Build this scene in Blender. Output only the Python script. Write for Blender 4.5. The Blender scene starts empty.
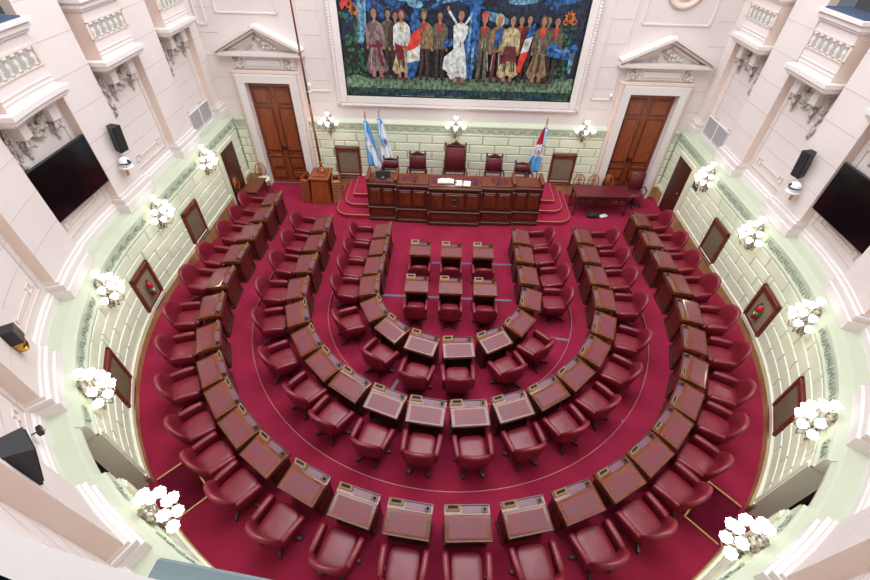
import bpy, bmesh, math, random
from mathutils import Vector, Matrix
PI = math.pi
random.seed(7)
S = bpy.context.scene
COL = S.collection

# ------------------------------------------------------------------ camera
def make_camera():
    x, y, z, yaw, pitch, roll, f = -0.1016, -5.9247, 8.0, -0.023, 0.7627, 0.023, 433.5
    fw = Vector((math.sin(yaw)*math.cos(pitch), math.cos(yaw)*math.cos(pitch), -math.sin(pitch)))
    r = Vector((math.cos(yaw), -math.sin(yaw), 0)); u = r.cross(fw)
    c, s = math.cos(roll), math.sin(roll)
    r2 = c*r + s*u; u2 = -s*r + c*u
    cd = bpy.data.cameras.new('camera'); cam = bpy.data.objects.new('camera', cd); COL.objects.link(cam)
    M = Matrix((r2, u2, -fw)).transposed().to_4x4(); M.translation = Vector((x, y, z))
    cam.matrix_world = M
    cd.sensor_fit = 'HORIZONTAL'; cd.sensor_width = 36; cd.lens = f*36/870; cd.clip_start = .05; cd.clip_end = 100
    S.camera = cam
make_camera()

# ------------------------------------------------------------------ light
W = bpy.data.worlds.new('world'); S.world = W; W.use_nodes = True
W.node_tree.nodes['Background'].inputs[0].default_value = (.80, .88, 1.0, 1)
W.node_tree.nodes['Background'].inputs[1].default_value = .2
def area(name, loc, rot, sx, sy, power, color):
    l = bpy.data.lights.new(name, 'AREA'); l.shape = 'RECTANGLE'; l.size = sx; l.size_y = sy; l.energy = power; l.color = color
    o = bpy.data.objects.new(name, l); COL.objects.link(o); o.location = loc; o.rotation_euler = rot; return o
area('skylight', (.1, 2.4, 12.5), (0, 0, 0), 11, 11, 2250, (.93, .96, 1.0))
S.view_settings.view_transform = 'Standard'; S.view_settings.look = 'None'
S.view_settings.exposure = 0.0; S.view_settings.gamma = 1.0; S.view_settings.use_curve_mapping = False

# ------------------------------------------------------------------ materials
def sr(r, g, b):
    def c(v):
        v /= 255
        return v/12.92 if v <= .04045 else ((v+.055)/1.055)**2.4
    return (c(r), c(g), c(b), 1)
def mat(name, c1, c2=None, rough=.6, metal=0, scale=4, stretch=(1, 1, 1), bump=0, bscale=40, spec=.5, emit=None, es=0, detail=3, coat=0, sharp=(.35, .65), rand=False, sheen=0):
    m = bpy.data.materials.new(name); m.use_nodes = True; nt = m.node_tree; N = nt.nodes; L = nt.links
    b = N['Principled BSDF']
    b.inputs['Roughness'].default_value = rough; b.inputs['Metallic'].default_value = metal
    b.inputs['Specular IOR Level'].default_value = spec
    if sheen: b.inputs['Sheen Weight'].default_value = sheen; b.inputs['Sheen Roughness'].default_value = .4; b.inputs['Sheen Tint'].default_value = (1, .55, .7, 1)
    if coat: b.inputs['Coat Weight'].default_value = coat; b.inputs['Coat Roughness'].default_value = .12
    b.inputs['Base Color'].default_value = c1
    if c2 or bump:
        tc = N.new('ShaderNodeTexCoord'); mp = N.new('ShaderNodeMapping'); mp.inputs['Scale'].default_value = stretch
        L.new(tc.outputs['Object'], mp.inputs['Vector'])
        if rand:
            oi = N.new('ShaderNodeObjectInfo'); ad = N.new('ShaderNodeVectorMath'); ad.operation = 'MULTIPLY_ADD'
            L.new(oi.outputs['Random'], ad.inputs[0]); ad.inputs[1].default_value = (17, 31, 11); L.new(tc.outputs['Object'], ad.inputs[2])
            L.new(ad.outputs[0], mp.inputs['Vector'])
    if c2:
        n = N.new('ShaderNodeTexNoise'); n.inputs['Scale'].default_value = scale; n.inputs['Detail'].default_value = detail
        L.new(mp.outputs[0], n.inputs['Vector'])
        rp = N.new('ShaderNodeValToRGB'); rp.color_ramp.elements[0].position = sharp[0]; rp.color_ramp.elements[1].position = sharp[1]
        rp.color_ramp.elements[0].color = c1; rp.color_ramp.elements[1].color = c2
        L.new(n.outputs['Fac'], rp.inputs[0]); L.new(rp.outputs[0], b.inputs['Base Color'])
    if bump:
        n2 = N.new('ShaderNodeTexNoise'); n2.inputs['Scale'].default_value = bscale; n2.inputs['Detail'].default_value = 2
        L.new(mp.outputs[0], n2.inputs['Vector'])
        bp = N.new('ShaderNodeBump'); bp.inputs['Strength'].default_value = bump; bp.inputs['Distance'].default_value = .01
        L.new(n2.outputs['Fac'], bp.inputs['Height']); L.new(bp.outputs[0], b.inputs['Normal'])
    if emit:
        b.inputs['Emission Color'].default_value = emit; b.inputs['Emission Strength'].default_value = es
    return m
M = {}
M['carpet'] = mat('carpet', sr(132, 20, 50), sr(148, 28, 60), rough=.85, scale=1.6, bump=.3, bscale=220, spec=.2, detail=6, sheen=.22)
M['carpet_step'] = mat('carpet_step', sr(148, 24, 56), sr(154, 30, 62), rough=.85, scale=3, spec=.2, sheen=.25)
M['mat_dark'] = mat('mat_dark', sr(92, 14, 36), sr(104, 20, 42), rough=.9, scale=5, spec=.1)
M['nosing'] = mat('nosing', sr(176, 104, 88), rough=.5)
M['leather'] = mat('leather', sr(110, 22, 36), sr(124, 34, 48), rough=.36, scale=4, bump=.12, bscale=90, rand=True, detail=5)
M['leather_dark'] = mat('leather_dark', sr(88, 22, 34), sr(102, 30, 40), rough=.4, scale=6, bump=.2, bscale=60)
M['pad'] = mat('pad', sr(118, 44, 50), sr(100, 54, 62), rough=.45, scale=9, rand=True, sharp=(.38, .62), detail=6)
M['traypad'] = mat('traypad', sr(112, 72, 86), sr(104, 66, 80), rough=.4, scale=9)
M['wood'] = mat('wood', sr(58, 26, 18), sr(84, 40, 26), rough=.3, scale=7, stretch=(1, 5, 1), rand=True, detail=5)
M['wood_top'] = mat('wood_top', sr(132, 68, 34), sr(96, 48, 28), rough=.16, coat=.3, scale=6, stretch=(1, 7, 1), rand=True, detail=5)
M['wood_top2'] = mat('wood_top2', sr(118, 58, 34), sr(92, 42, 26), rough=.25, scale=5, stretch=(1, 6, 1), detail=5)
M['wood_dark'] = mat('wood_dark', sr(58, 26, 18), sr(80, 36, 22), rough=.35, scale=6, stretch=(1, 1, 5))
M['wood_red'] = mat('wood_red', sr(82, 34, 20), sr(112, 52, 28), rough=.3, scale=5, stretch=(4, 4, 1), detail=5)
M['wood_door'] = mat('wood_door', sr(118, 54, 26), sr(150, 76, 38), rough=.4, scale=5, stretch=(6, 6, .8), detail=5)
M['wood_orange'] = mat('wood_orange', sr(124, 58, 26), sr(148, 74, 34), rough=.32, scale=5, stretch=(5, 5, 1), detail=5)
M['wood_base'] = mat('wood_base', sr(184, 148, 100), sr(158, 118, 74), rough=.4, scale=2.5, detail=6)
M['frontpanel'] = mat('frontpanel', sr(84, 28, 26), sr(98, 38, 32), rough=.4, scale=6)
M['pink'] = mat('pink', sr(222, 211, 207), sr(225, 215, 211), rough=.75, scale=1.2, spec=.2)
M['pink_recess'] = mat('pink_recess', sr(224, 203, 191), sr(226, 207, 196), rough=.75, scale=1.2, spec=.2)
M['white'] = mat('white', sr(228, 221, 217), sr(224, 217, 213), rough=.65, scale=1.5, spec=.25)
M['seam'] = mat('seam', sr(200, 180, 170), rough=.8)
M['stucco'] = mat('stucco', sr(198, 190, 182), sr(134, 124, 116), rough=.8, scale=14, bump=.8, bscale=40, sharp=(.45, .75))
M['balbg'] = mat('balbg', sr(168, 164, 158), rough=.8)
M['balust'] = mat('balust', sr(214, 208, 200), sr(196, 190, 182), rough=.7, scale=12)
M['green'] = mat('green', sr(190, 196, 172), sr(195, 201, 178), rough=.5, scale=1.5, spec=.3)
M['green_block'] = mat('green_block', sr(226, 230, 206), sr(220, 225, 199), rough=.45, scale=2, spec=.4)
M['green_joint'] = mat('green_joint', sr(160, 162, 128), rough=.6)
M['green_relief'] = mat('green_relief', sr(170, 184, 168), sr(140, 156, 144), rough=.7, scale=30)
M['cream'] = mat('cream', sr(222, 222, 196), sr(226, 226, 202), rough=.5, scale=2)
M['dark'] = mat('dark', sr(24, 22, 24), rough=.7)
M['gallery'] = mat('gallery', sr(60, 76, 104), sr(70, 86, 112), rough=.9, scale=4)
M['black'] = mat('black', sr(28, 28, 32), rough=.45)
M['blackcloth'] = mat('blackcloth', sr(36, 36, 40), rough=.8, bump=.2, bscale=150)
M['screen'] = mat('screen', sr(10, 10, 13), rough=.12, spec=.6)
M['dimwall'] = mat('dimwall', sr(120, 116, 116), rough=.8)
M['grille_wood'] = mat('grille_wood', sr(118, 54, 38), sr(98, 44, 32), rough=.35, scale=5, stretch=(4, 4, 1))
M['chair_orange'] = mat('chair_orange', sr(172, 96, 48), sr(150, 78, 38), rough=.35, scale=6)
M['panel_line'] = mat('panel_line', sr(216, 200, 192), rough=.75)
M['brass'] = mat('brass', sr(196, 156, 80), rough=.28, metal=1)
M['brass_edge'] = mat('brass_edge', sr(206, 170, 110), rough=.4, metal=.5)
M['silver'] = mat('silver', sr(206, 200, 188), sr(130, 120, 104), rough=.4, metal=.6, scale=25)
M['grille'] = mat('grille', sr(150, 132, 108), sr(136, 118, 96), rough=.75, scale=20)
M['grey'] = mat('grey', sr(176, 172, 172), rough=.6)
M['strip'] = mat('strip', sr(112, 108, 124), rough=.5, metal=.2)
M['teal'] = mat('teal', sr(112, 128, 130), rough=.6)
M['plastic_white'] = mat('plastic_white', sr(236, 238, 242), rough=.3)
M['paper'] = mat('paper', sr(238, 234, 226), rough=.7)
M['name'] = mat('name', sr(164, 132, 102), rough=.35)
M['glass_shade'] = mat('glass_shade', sr(255, 252, 246), rough=.3, emit=(1, .97, .92, 1), es=2.6)
M['red'] = mat('red', sr(200, 24, 28), rough=.35)
M['green_tank'] = mat('green_tank', sr(40, 140, 90), rough=.4)
M['flag_blue'] = mat('flag_blue', sr(100, 172, 226), rough=.7)
M['flag_white'] = mat('flag_white', sr(240, 242, 246), rough=.7)
M['flag_red'] = mat('flag_red', sr(206, 36, 56), rough=.7)
M['flag_gold'] = mat('flag_gold', sr(226, 176, 60), rough=.6)
M['skin'] = mat('skin', sr(190, 138, 112), rough=.6)
M['hair'] = mat('hair', sr(40, 28, 22), rough=.7)
M['suit'] = mat('suit', sr(34, 40, 46), rough=.8)

# ------------------------------------------------------------------ mesh builder
class MB:
    def __init__(s): s.v = []; s.f = []; s.mi = []; s.sm = []; s.mats = []; s.T = Matrix.Identity(4)
    def slot(s, m):
        m = M[m] if isinstance(m, str) else m
        if m not in s.mats: s.mats.append(m)
        return s.mats.index(m)
    def add(s, vs, fs, m, smooth=False):
        o = len(s.v); k = s.slot(m)
        s.v += [tuple(s.T @ Vector(p)) for p in vs]
        for f in fs: s.f.append(tuple(i+o for i in f)); s.mi.append(k); s.sm.append(smooth)
    def box(s, c, d, m, rz=0, bev=0, rx=0, ry=0, smooth=False):
        h = [x/2 for x in d]; R = Matrix.Rotation(rz, 3, 'Z') @ Matrix.Rotation(ry, 3, 'Y') @ Matrix.Rotation(rx, 3, 'X'); c = Vector(c)
        if bev <= 0:
            vs = [c + R @ Vector((sx*h[0], sy*h[1], sz*h[2])) for sx in (-1, 1) for sy in (-1, 1) for sz in (-1, 1)]
            s.add(vs, [(0, 1, 3, 2), (4, 6, 7, 5), (0, 4, 5, 1), (2, 3, 7, 6), (0, 2, 6, 4), (1, 5, 7, 3)], m); return
        b = min(bev, min(h)*.95); idx = {}; vs = []
        for sx in (-1, 1):
            for sy in (-1, 1):
                for sz in (-1, 1):
                    for ax in range(3):
                        p = [sx*(h[0]-b), sy*(h[1]-b), sz*(h[2]-b)]; p[ax] = (sx, sy, sz)[ax]*h[ax]
                        idx[(sx, sy, sz, ax)] = len(vs); vs.append(c + R @ Vector(p))
        fs = []
        for ax in range(3):
            o1, o2 = [a for a in range(3) if a != ax]
            for sg in (-1, 1):
                q = []
                for a, bb in ((-1, -1), (1, -1), (1, 1), (-1, 1)):
                    k = [0, 0, 0]; k[ax] = sg; k[o1] = a; k[o2] = bb; q.append(idx[(*k, ax)])
                fs.append(tuple(q))
            for a in (-1, 1):
                for bb in (-1, 1):
                    k1 = [0, 0, 0]; k1[o1] = a; k1[o2] = bb; k2 = list(k1); k1[ax] = -1; k2[ax] = 1
                    fs.append((idx[(*k1, o1)], idx[(*k2, o1)], idx[(*k2, o2)], idx[(*k1, o2)]))
        for sx in (-1, 1):
            for sy in (-1, 1):
                for sz in (-1, 1): fs.append(tuple(idx[(sx, sy, sz, a)] for a in range(3)))
        s.add(vs, fs, m, smooth)
    def lathe(s, prof, m, c=(0, 0, 0), n=12, smooth=True, cap=True, axis=None):
        vs = []; fs = []; c = Vector(c)
        Rm = Matrix.Identity(3)
        if axis is not None: Rm = Vector(axis).to_track_quat('Z', 'Y').to_matrix()
        for r, z in prof:
            for i in range(n):
                a = 2*PI*i/n; vs.append(c + Rm @ Vector((r*math.cos(a), r*math.sin(a), z)))
        for j in range(len(prof)-1):
            for i in range(n):
                k = (i+1) % n; fs.append((j*n+i, j*n+k, (j+1)*n+k, (j+1)*n+i))
        if cap:
            fs.append(tuple(range(n-1, -1, -1))); L = (len(prof)-1)*n; fs.append(tuple(range(L, L+n)))
        s.add(vs, fs, m, smooth)
    def ball(s, c, r, m, n=10, sc=(1, 1, 1)):
        k = max(5, n*2//3); prof = [(max(1e-4, r*math.sin(PI*i/k)), -r*math.cos(PI*i/k)) for i in range(k+1)]
        vs = []; fs = []
        for q, z in prof:
            for i in range(n):
                a = 2*PI*i/n; vs.append((c[0]+q*math.cos(a)*sc[0], c[1]+q*math.sin(a)*sc[1], c[2]+z*sc[2]))
        for j in range(k):
            for i in range(n): fs.append((j*n+i, j*n+(i+1) % n, (j+1)*n+(i+1) % n, (j+1)*n+i))
        s.add(vs, fs, m, True)
    def tube(s, P, r, m, n=8, cap=True, smooth=True):
        P = [Vector(p) for p in P]; R = r if isinstance(r, (list, tuple)) else [r]*len(P)
        vs = []; fs = []; up = None
        for i, p in enumerate(P):
            t = (P[min(i+1, len(P)-1)]-P[max(i-1, 0)]).normalized()
            if up is None: up = Vector((0, 0, 1)) if abs(t.z) < .9 else Vector((1, 0, 0))
            a = t.cross(up)
            if a.length < 1e-4: a = t.cross(Vector((0, 1, 0)))
            a.normalize(); b = a.cross(t).normalized(); up = b
            for k in range(n):
                an = 2*PI*k/n; vs.append(p + R[i]*(math.cos(an)*a+math.sin(an)*b))
        for j in range(len(P)-1):
            for i in range(n): fs.append((j*n+i, j*n+(i+1) % n, (j+1)*n+(i+1) % n, (j+1)*n+i))
        if cap: fs.append(tuple(range(n-1, -1, -1))); L = (len(P)-1)*n; fs.append(tuple(range(L, L+n)))
        s.add(vs, fs, m, smooth)
    def prism(s, poly, z0, z1, m, mtop=None, smooth=False):
        n = len(poly); vs = [(x, y, z0) for x, y in poly]+[(x, y, z1) for x, y in poly]
        s.add(vs, [tuple(range(n-1, -1, -1))]+[(i, (i+1) % n, n+(i+1) % n, n+i) for i in range(n)]+([] if mtop else [tuple(range(n, 2*n))]), m, smooth)
        if mtop: s.add(vs[n:], [tuple(range(n))], mtop)
    def grid(s, P, m, smooth=True, flip=False):
        nr, nc = len(P), len(P[0]); vs = [p for r in P for p in r]; fs = []
        for i in range(nr-1):
            for j in range(nc-1):
                f = (i*nc+j, i*nc+j+1, (i+1)*nc+j+1, (i+1)*nc+j); fs.append(f[::-1] if flip else f)
        s.add(vs, fs, m, smooth)
    def build(s, name, parent=None, loc=None, rz=None, recalc=True, bevel=0):
        me = bpy.data.meshes.new(name); me.from_pydata(s.v, [], s.f)
        for m in s.mats: me.materials.append(m)
        me.polygons.foreach_set('material_index', s.mi); me.polygons.foreach_set('use_smooth', s.sm)
        if recalc:
            bm = bmesh.new(); bm.from_mesh(me); bmesh.ops.recalc_face_normals(bm, faces=bm.faces); bm.to_mesh(me); bm.free()
        o = bpy.data.objects.new(name, me); COL.objects.link(o)
        if parent: o.parent = parent
        if loc is not None: o.location = loc
        if rz is not None: o.rotation_euler = (0, 0, rz)
        return o
def tag(o, label=None, cat=None, group=None, kind=None):
    if label: o['label'] = label
    if cat: o['category'] = cat
    if group: o['group'] = group
    if kind: o['kind'] = kind
    return o
def thing(name, label, cat, loc=(0, 0, 0), rz=0, group=None):
    o = bpy.data.objects.new(name, None); COL.objects.link(o); o.location = loc; o.rotation_euler = (0, 0, rz); o.empty_display_size = .1
    return tag(o, label, cat, group)
def struct(o): o['kind'] = 'structure'; return o
KIDS = {}
def copy_tree(o, parent=None):
    c = o.copy(); COL.objects.link(c)
    if parent: c.parent = parent
    for ch in o.children: copy_tree(ch, c)
    return c

# ------------------------------------------------------------------ horseshoe geometry
CX, CY, YB, R0 = .1, 1.9, 7.7, 7.05
RF = 7.12; US = YB-CY; UA = PI*R0; UT = 2*US+UA
def HW(u, r, z=0):
    if u <= US: return (CX-r, YB-u, z)
    if u >= US+UA: return (CX+r, CY+(u-US-UA), z)
    a = (u-US)/R0; return (CX-r*math.cos(a), CY-r*math.sin(a), z)
def HA(u):            # rotation about z so that local +Y points to the room centre
    if u <= US: return -PI/2
    if u >= US+UA: return PI/2
    return -PI/2+(u-US)/R0
def usteps(u0, u1, st=.3):
    br = sorted({u0, u1} | {b for b in (US, US+UA) if u0 < b < u1}); out = []
    for a, b in zip(br, br[1:]):
        straight = b <= US+1e-6 or a >= US+UA-1e-6
        n = 1 if straight else max(1, math.ceil((b-a)/st))
        out += [a+(b-a)*i/n for i in range(n)]
    return out+[u1]
def sweep(mb, prof, u0, u1, m, smooth=False, st=.3, close=False, flip=False):
    us = usteps(u0, u1, st); P = [[HW(u, r, z) for u in us] for r, z in prof]
    if not close: mb.grid(P, m, smooth, flip)
    else:
        P.append(P[0]); mb.grid(P, m, smooth, flip)
        for k in (0, -1): mb.add([row[k] for row in P[:-1]], [tuple(range(len(prof)))], m)
def ubox(mb, u0, u1, r0, r1, z0, z1, m, st=.3): sweep(mb, [(r0, z0), (r0, z1), (r1, z1), (r1, z0)], u0, u1, m, False, st, True)
def dist(x, y): return math.hypot(x-CX, y-CY) if y < CY else abs(x-CX)
def ramp(y): return 1 if y < CY else max(0, (4.8-y)/2.9)
RS1, RS2 = 3.05, 4.78
def floorz(x, y):
    d = dist(x, y); return (0 if d < RS1 else .12 if d < RS2 else .24)*ramp(y)
# ------------------------------------------------------------------ floor
def build_floor():
    mb = MB(); us = []
    n1 = 8; us = [US*i/n1 for i in range(n1)]+[US+UA*i/60 for i in range(61)]+[US+UA+US*i/n1 for i in range(1, n1+1)]
    ds = [(0, 0), (1.5, 0), (RS1, 0), (RS1, .12), (4, .12), (RS2, .12), (RS2, .24), (6, .24), (7.6, .24)]
    P = []
    for d, h in ds: 
        row = []
        for u in us:
            x, y, _ = HW(u, d); row.append((x, y, h*ramp(y)))
        P.append(row)
    mb.grid(P, 'carpet', smooth=False)
    o = struct(mb.build('floor', recalc=False)); 
    me = o.data; me.flip_normals() if me.polygons[len(us)//2].normal.z < 0 else None
    # the thin brass nosings of the two curved steps
    for k, (d, h) in enumerate(((RS1, .12), (RS2, .24))):
        mb = MB()
        uu = [u for u in [4.2+(US-4.2)*i/6 for i in range(6)]+[US+UA*i/70 for i in range(71)]+[US+UA+(US-4.2)*i/6 for i in range(1, 7)] if True]
        rows = []
        for dr, dz in ((-.004, -.012), (-.004, .003), (.009, .003)):
            rows.append([(HW(u, d+dr)[0], HW(u, d+dr)[1], h*ramp(HW(u, d)[1])+dz) for u in uu])
        mb.grid(rows, 'nosing', smooth=False)
        struct(mb.build('trim_%d' % (k+1)))
build_floor()

# ------------------------------------------------------------------ dado wall with raised blocks
GR_U = [3.95, 6.55, 9.16]; DOOR_U = 11.6
openings = []      # (u0,u1,z0,z1) cut from the raised blocks
for u in GR_U:
    for uu in (u, UT-u): openings.append((uu-.42, uu+.42, .36, 1.5))
for uu in (DOOR_U, UT-DOOR_U): openings.append((uu-.62, uu+.62, 0, 2.05))
SD0, SD1 = .75, 1.65
for a, b in ((SD0, SD1), (UT-SD1, UT-SD0)): openings.append((a-.16, b+.16, 0, 2.0))
DG = [(UT-DOOR_U-.45, UT-DOOR_U+.45), (DOOR_U-.45, DOOR_U+.45)]
def cut(rect, ops):
    out = [rect]
    for (a, b, c, d) in ops:
        nx = []
        for (u0, u1, z0, z1) in out:
            if u1 <= a or u0 >= b or z1 <= c or z0 >= d: nx.append((u0, u1, z0, z1)); continue
            if u0 < a: nx.append((u0, a, z0, z1))
            if u1 > b: nx.append((b, u1, z0, z1))
            um, uM = max(u0, a), min(u1, b)
            if z0 < c: nx.append((um, uM, z0, c))
            if z1 > d: nx.append((um, uM, d, z1))
        out = nx
    return [r for r in out if r[1]-r[0] > .06 and r[3]-r[2] > .05]
ZB, NC, CH = .53, 5, .288
def wall_dado():
    for side, (ua, ub) in (('left', (0, UT/2)), ('right', (UT/2, UT))):
        mb = MB(); cuts = [d for d in DG if ua <= d[0] < ub]
        x0, x1 = cuts[0]
        for a, b in ((ua, x0), (x1, ub)):
            sweep(mb, [(RF, 0), (RF, 1.86)], a, b, 'green_joint')
        PROF = [(RF, 1.86), (RF, 1.975), (RF-.03, 1.98), (RF-.03, 2.02), (RF+.01, 2.03), (RF+.03, 2.24), (RF+.015, 2.25), (RF+.02, 2.28), (RF+.06, 2.30), (RF+.12, 2.37), (RF+.15, 2.40), (7.62, 2.40)]
        sweep(mb, PROF, ua, x0, 'green')
        DP = [(RF+.24, 2.2), (RF+.08, 2.2), (RF+.07, 2.28), (RF+.08, 2.30), (RF+.12, 2.37), (RF+.15, 2.40), (7.62, 2.40)]; sweep(mb, DP, x0, x1, 'green')
        for u in (x0, x1): mb.add([HW(u, RF, 1.975), HW(u, RF+.24, 1.975), HW(u, RF+.24, 2.38), HW(u, RF+.06, 2.30), HW(u, RF, 2.24)], [(0, 1, 2, 3, 4)], 'cream')
        sweep(mb, PROF, x1, ub, 'green')
        # jambs of the passage
        for u in (x0, x1):
            mb.add([HW(u, RF), HW(u, RF+.24), HW(u, RF+.24, 2.0), HW(u, RF, 2.0)], [(0, 1, 2, 3)], 'cream')
        mb.add([HW(x0, RF, .24), HW(x0, RF+.01, 0), HW(x1, RF+.01, 0), HW(x1, RF, .24)], [(0, 1, 2, 3)], 'mat_dark')
        # raised blocks
        for c in range(NC):
            z0 = ZB+c*CH; z1 = z0+CH; L = .82; off = (c % 2)*L/2; k0 = int((ua-off)/L)-1; u = k0*L+off
            while u < ub:
                for (a, b, p, q) in cut((max(u, ua), min(u+L, ub), z0, z1), openings):
                    if b-a < .1: continue
                    g = .010; h = .030; e = .016
                    o0, o1 = a+g, b-g; i0, i1 = o0+e, o1-e
                    lo, hi = p+g, q-g; li, hj = lo+e, hi-e; n = 3 if (b-a) > .4 else 1
                    uo = [o0+(o1-o0)*i/n for i in range(n+1)]; ui = [i0+(i1-i0)*i/n for i in range(n+1)]
                    rows = [[HW(t, RF-.002, lo) for t in uo], [HW(t, RF-h, li) for t in ui], [HW(t, RF-h, hj) for t in ui], [HW(t, RF-.002, hi) for t in uo]]
                    mb.grid(rows, 'green_block', smooth=False)
                    mb.add([HW(o0, RF, lo), HW(i0, RF-h, li), HW(i0, RF-h, hj), HW(o0, RF, hi)], [(0, 1, 2, 3)], 'green_block')
                    mb.add([HW(o1, RF, lo), HW(i1, RF-h, li), HW(i1, RF-h, hj), HW(o1, RF, hi)], [(0, 1, 2, 3)], 'green_block')
                u += L
        # scroll frieze: running S-curves and leaves between the sconces
        u = ua+.35
        while u < ub-.2:
            near = min(abs(u-s) for s in SCU)
            if near > .34 and not (x0-.12 < u < x1+.12):
                x, y, z = HW(u, RF+.01, 2.135); a = HA(u)
                mb.T = Matrix.Translation((x, y, z)) @ Matrix.Rotation(a, 4, 'Z')
                sg = 1 if int((u-ua)/.17) % 2 else -1
                mb.tube([(-.075, 0, -.05*sg), (-.03, .01, .05*sg), (.02, .012, .06*sg), (.04, .012, .0), (.01, .012, -.02*sg)], .011, 'green_relief', n=5)
                mb.ball((.05, .008, -.05*sg), .022, 'green_relief', n=5, sc=(1.5, .6, 1))
                mb.ball((-.05, .008, .05*sg), .018, 'green_relief', n=5, sc=(1, .6, 1.4))
                mb.T = Matrix.Identity(4)
            u += .17
        struct(mb.build('wall_'+side, recalc=False))
        mb = MB()
        cc = [(d[0], d[1]) for d in cuts]+([(SD0-.1, SD1+.1)] if side == 'left' else [(UT-SD1-.1, UT-SD0+.1)])
        cc.sort(); seg = []; a = ua
        for c0, c1 in cc: seg.append((a, c0)); a = c1
        seg.append((a, ub))
        for a, b in seg:
            ubox(mb, a, b, RF-.085, RF, 0, .42, 'wood_base')
            ubox(mb, a, b, RF-.07, RF, .42, .52, 'cream')
        struct(mb.build('baseboard_'+side))
SC_L = [2.5, 5.12, 7.8, 10.3, 12.9]
SCU = SC_L+[UT-u for u in SC_L]
wall_dado()

# rooms behind the two passages, and the passage architraves
for k, (a, b) in enumerate(DG[::-1]):
    mb = MB(); m = (a+b)/2
    r1 = RF+.5; r2 = RF+1.7
    mb.T = Matrix.Translation(HW(m, RF)) @ Matrix.Rotation(HA(m), 4, 'Z')
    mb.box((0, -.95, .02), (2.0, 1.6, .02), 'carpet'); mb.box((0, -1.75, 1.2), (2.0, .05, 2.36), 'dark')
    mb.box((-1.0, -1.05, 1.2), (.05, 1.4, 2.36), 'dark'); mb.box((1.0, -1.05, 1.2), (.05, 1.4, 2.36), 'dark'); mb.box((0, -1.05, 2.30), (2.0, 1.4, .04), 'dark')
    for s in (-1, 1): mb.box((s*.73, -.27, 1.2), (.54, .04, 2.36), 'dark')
    mb.box((0, -.15, .03), (.9, .3, .03), 'mat_dark')
    struct(mb.build('wall_passage_'+('left', 'right')[k]))
    mb = MB()
    for s in (-1, 1):
        c = m+s*.53; ubox(mb, c-.08, c+.08, RF-.05, RF, .2, 1.97, 'cream'); ubox(mb, c-.03, c+.03, RF-.07, RF-.05, .2, 1.97, 'cream')
    struct(mb.build('trim_passage_'+('left', 'right')[k]))
    o = thing('doormat', ('dark burgundy doormat with gold edging at the %s passage doorway' % ('left', 'right')[k]), 'doormat', HW(m, RF-.42, .245), HA(m))
    mb = MB(); mb.box((0, 0, .005), (.86, .56, .012), 'mat_dark'); mb.build('pile', o)
    mb = MB()
    mb.box((0, .285, .008), (.92, .025, .018), 'brass_edge')
    for s in (-1, 1): mb.box((s*.445, 0, .008), (.025, .56, .018), 'brass_edge')
    mb.build('edging', o)

# ------------------------------------------------------------------ upper wall
RW = 7.55; ZL = 2.40; ZG = 6.15
PIL = SC_L+[UT-u for u in SC_L]
def pw(i): return .5
def rel_line(mb, pts, r, w, m, t=.014):
    # thin raised moulding along a closed polyline in (u,z)
    n = len(pts)
    for i in range(n):
        (u0, z0), (u1, z1) = pts[i], pts[(i+1) % n]
        if abs(u1-u0) > abs(z1-z0): ubox(mb, min(u0, u1)-w/2, max(u0, u1)+w/2, r-t, r, z0-w/2, z0+w/2, m)
        else: ubox(mb, u0-w/2, u0+w/2, r-t, r, min(z0, z1), max(z0, z1), m)
def panel(mb, u0, u1, z0, z1, n=.13):
    rel_line(mb, [(u0, z0), (u1, z0), (u1, z1), (u0, z1)], RW, .022, 'panel_line', .02)
    for a, b, s in ((u0+.14, u0+.14+n, 1), (u1-.14-n, u1-.14, -1)):
        rel_line(mb, [(a, z0+.14), (b, z0+.14), (b, z0+.14+n), (a, z0+.14+n)], RW, .018, 'panel_line', .018)
    ubox(mb, u0+.14+n, u1-.14-n, RW-.018, RW, z0+.2, z0+.218, 'panel_line')
def upper_walls():
    for side, (ua, ub) in (('left', (0, UT/2)), ('right', (UT/2, UT))):
        mb = MB()
        sweep(mb, [(RW, ZL-.05), (RW, ZG)], ua, ub, 'pink')
        hi = (SC_L[2]+.3, SC_L[4]+1.7) if side == 'left' else (UT-SC_L[4]-1.7, UT-SC_L[2]-.3)
        sweep(mb, [(RW, ZG), (RW, 9.4)], hi[0], hi[1], 'pink')
        # skirting of the upper wall
        sweep(mb, [(RW, ZL), (RW-.05, ZL), (RW-.05, ZL+.14), (RW-.03, ZL+.17), (RW-.03, ZL+.21), (RW, ZL+.25)], ua, ub, 'white')
        # ashlar seams
        for z in (2.95, 3.35, 3.75, 4.15, 4.55):
            ubox(mb, ua, ub, RW-.003, RW, z-.005, z+.005, 'seam', st=.5)
        edges = sorted(p for p in PIL+[.05, UT-.05] if ua <= p <= ub)
        if side == 'left': edges = edges
        for a, b in zip(edges, edges[1:]):
            panel(mb, a+.5+.14, b-.5-.14, 2.82, 4.98 if (b < US+2.5 or a > US+UA-2.5) else 5.3)
        struct(mb.build('wall_upper_'+side, recalc=False))
        # gallery behind the boxes: floor, back wall, soffit
        mb = MB()
        mb_ranges = (ua, ub)
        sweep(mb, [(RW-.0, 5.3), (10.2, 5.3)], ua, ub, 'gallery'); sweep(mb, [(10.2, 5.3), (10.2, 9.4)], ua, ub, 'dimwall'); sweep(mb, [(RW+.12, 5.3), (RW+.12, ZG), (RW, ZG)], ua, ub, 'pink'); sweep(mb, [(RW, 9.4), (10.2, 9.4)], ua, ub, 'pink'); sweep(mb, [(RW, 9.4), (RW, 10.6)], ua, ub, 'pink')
        struct(mb.build('wall_gallery_'+side))
upper_walls()
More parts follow.
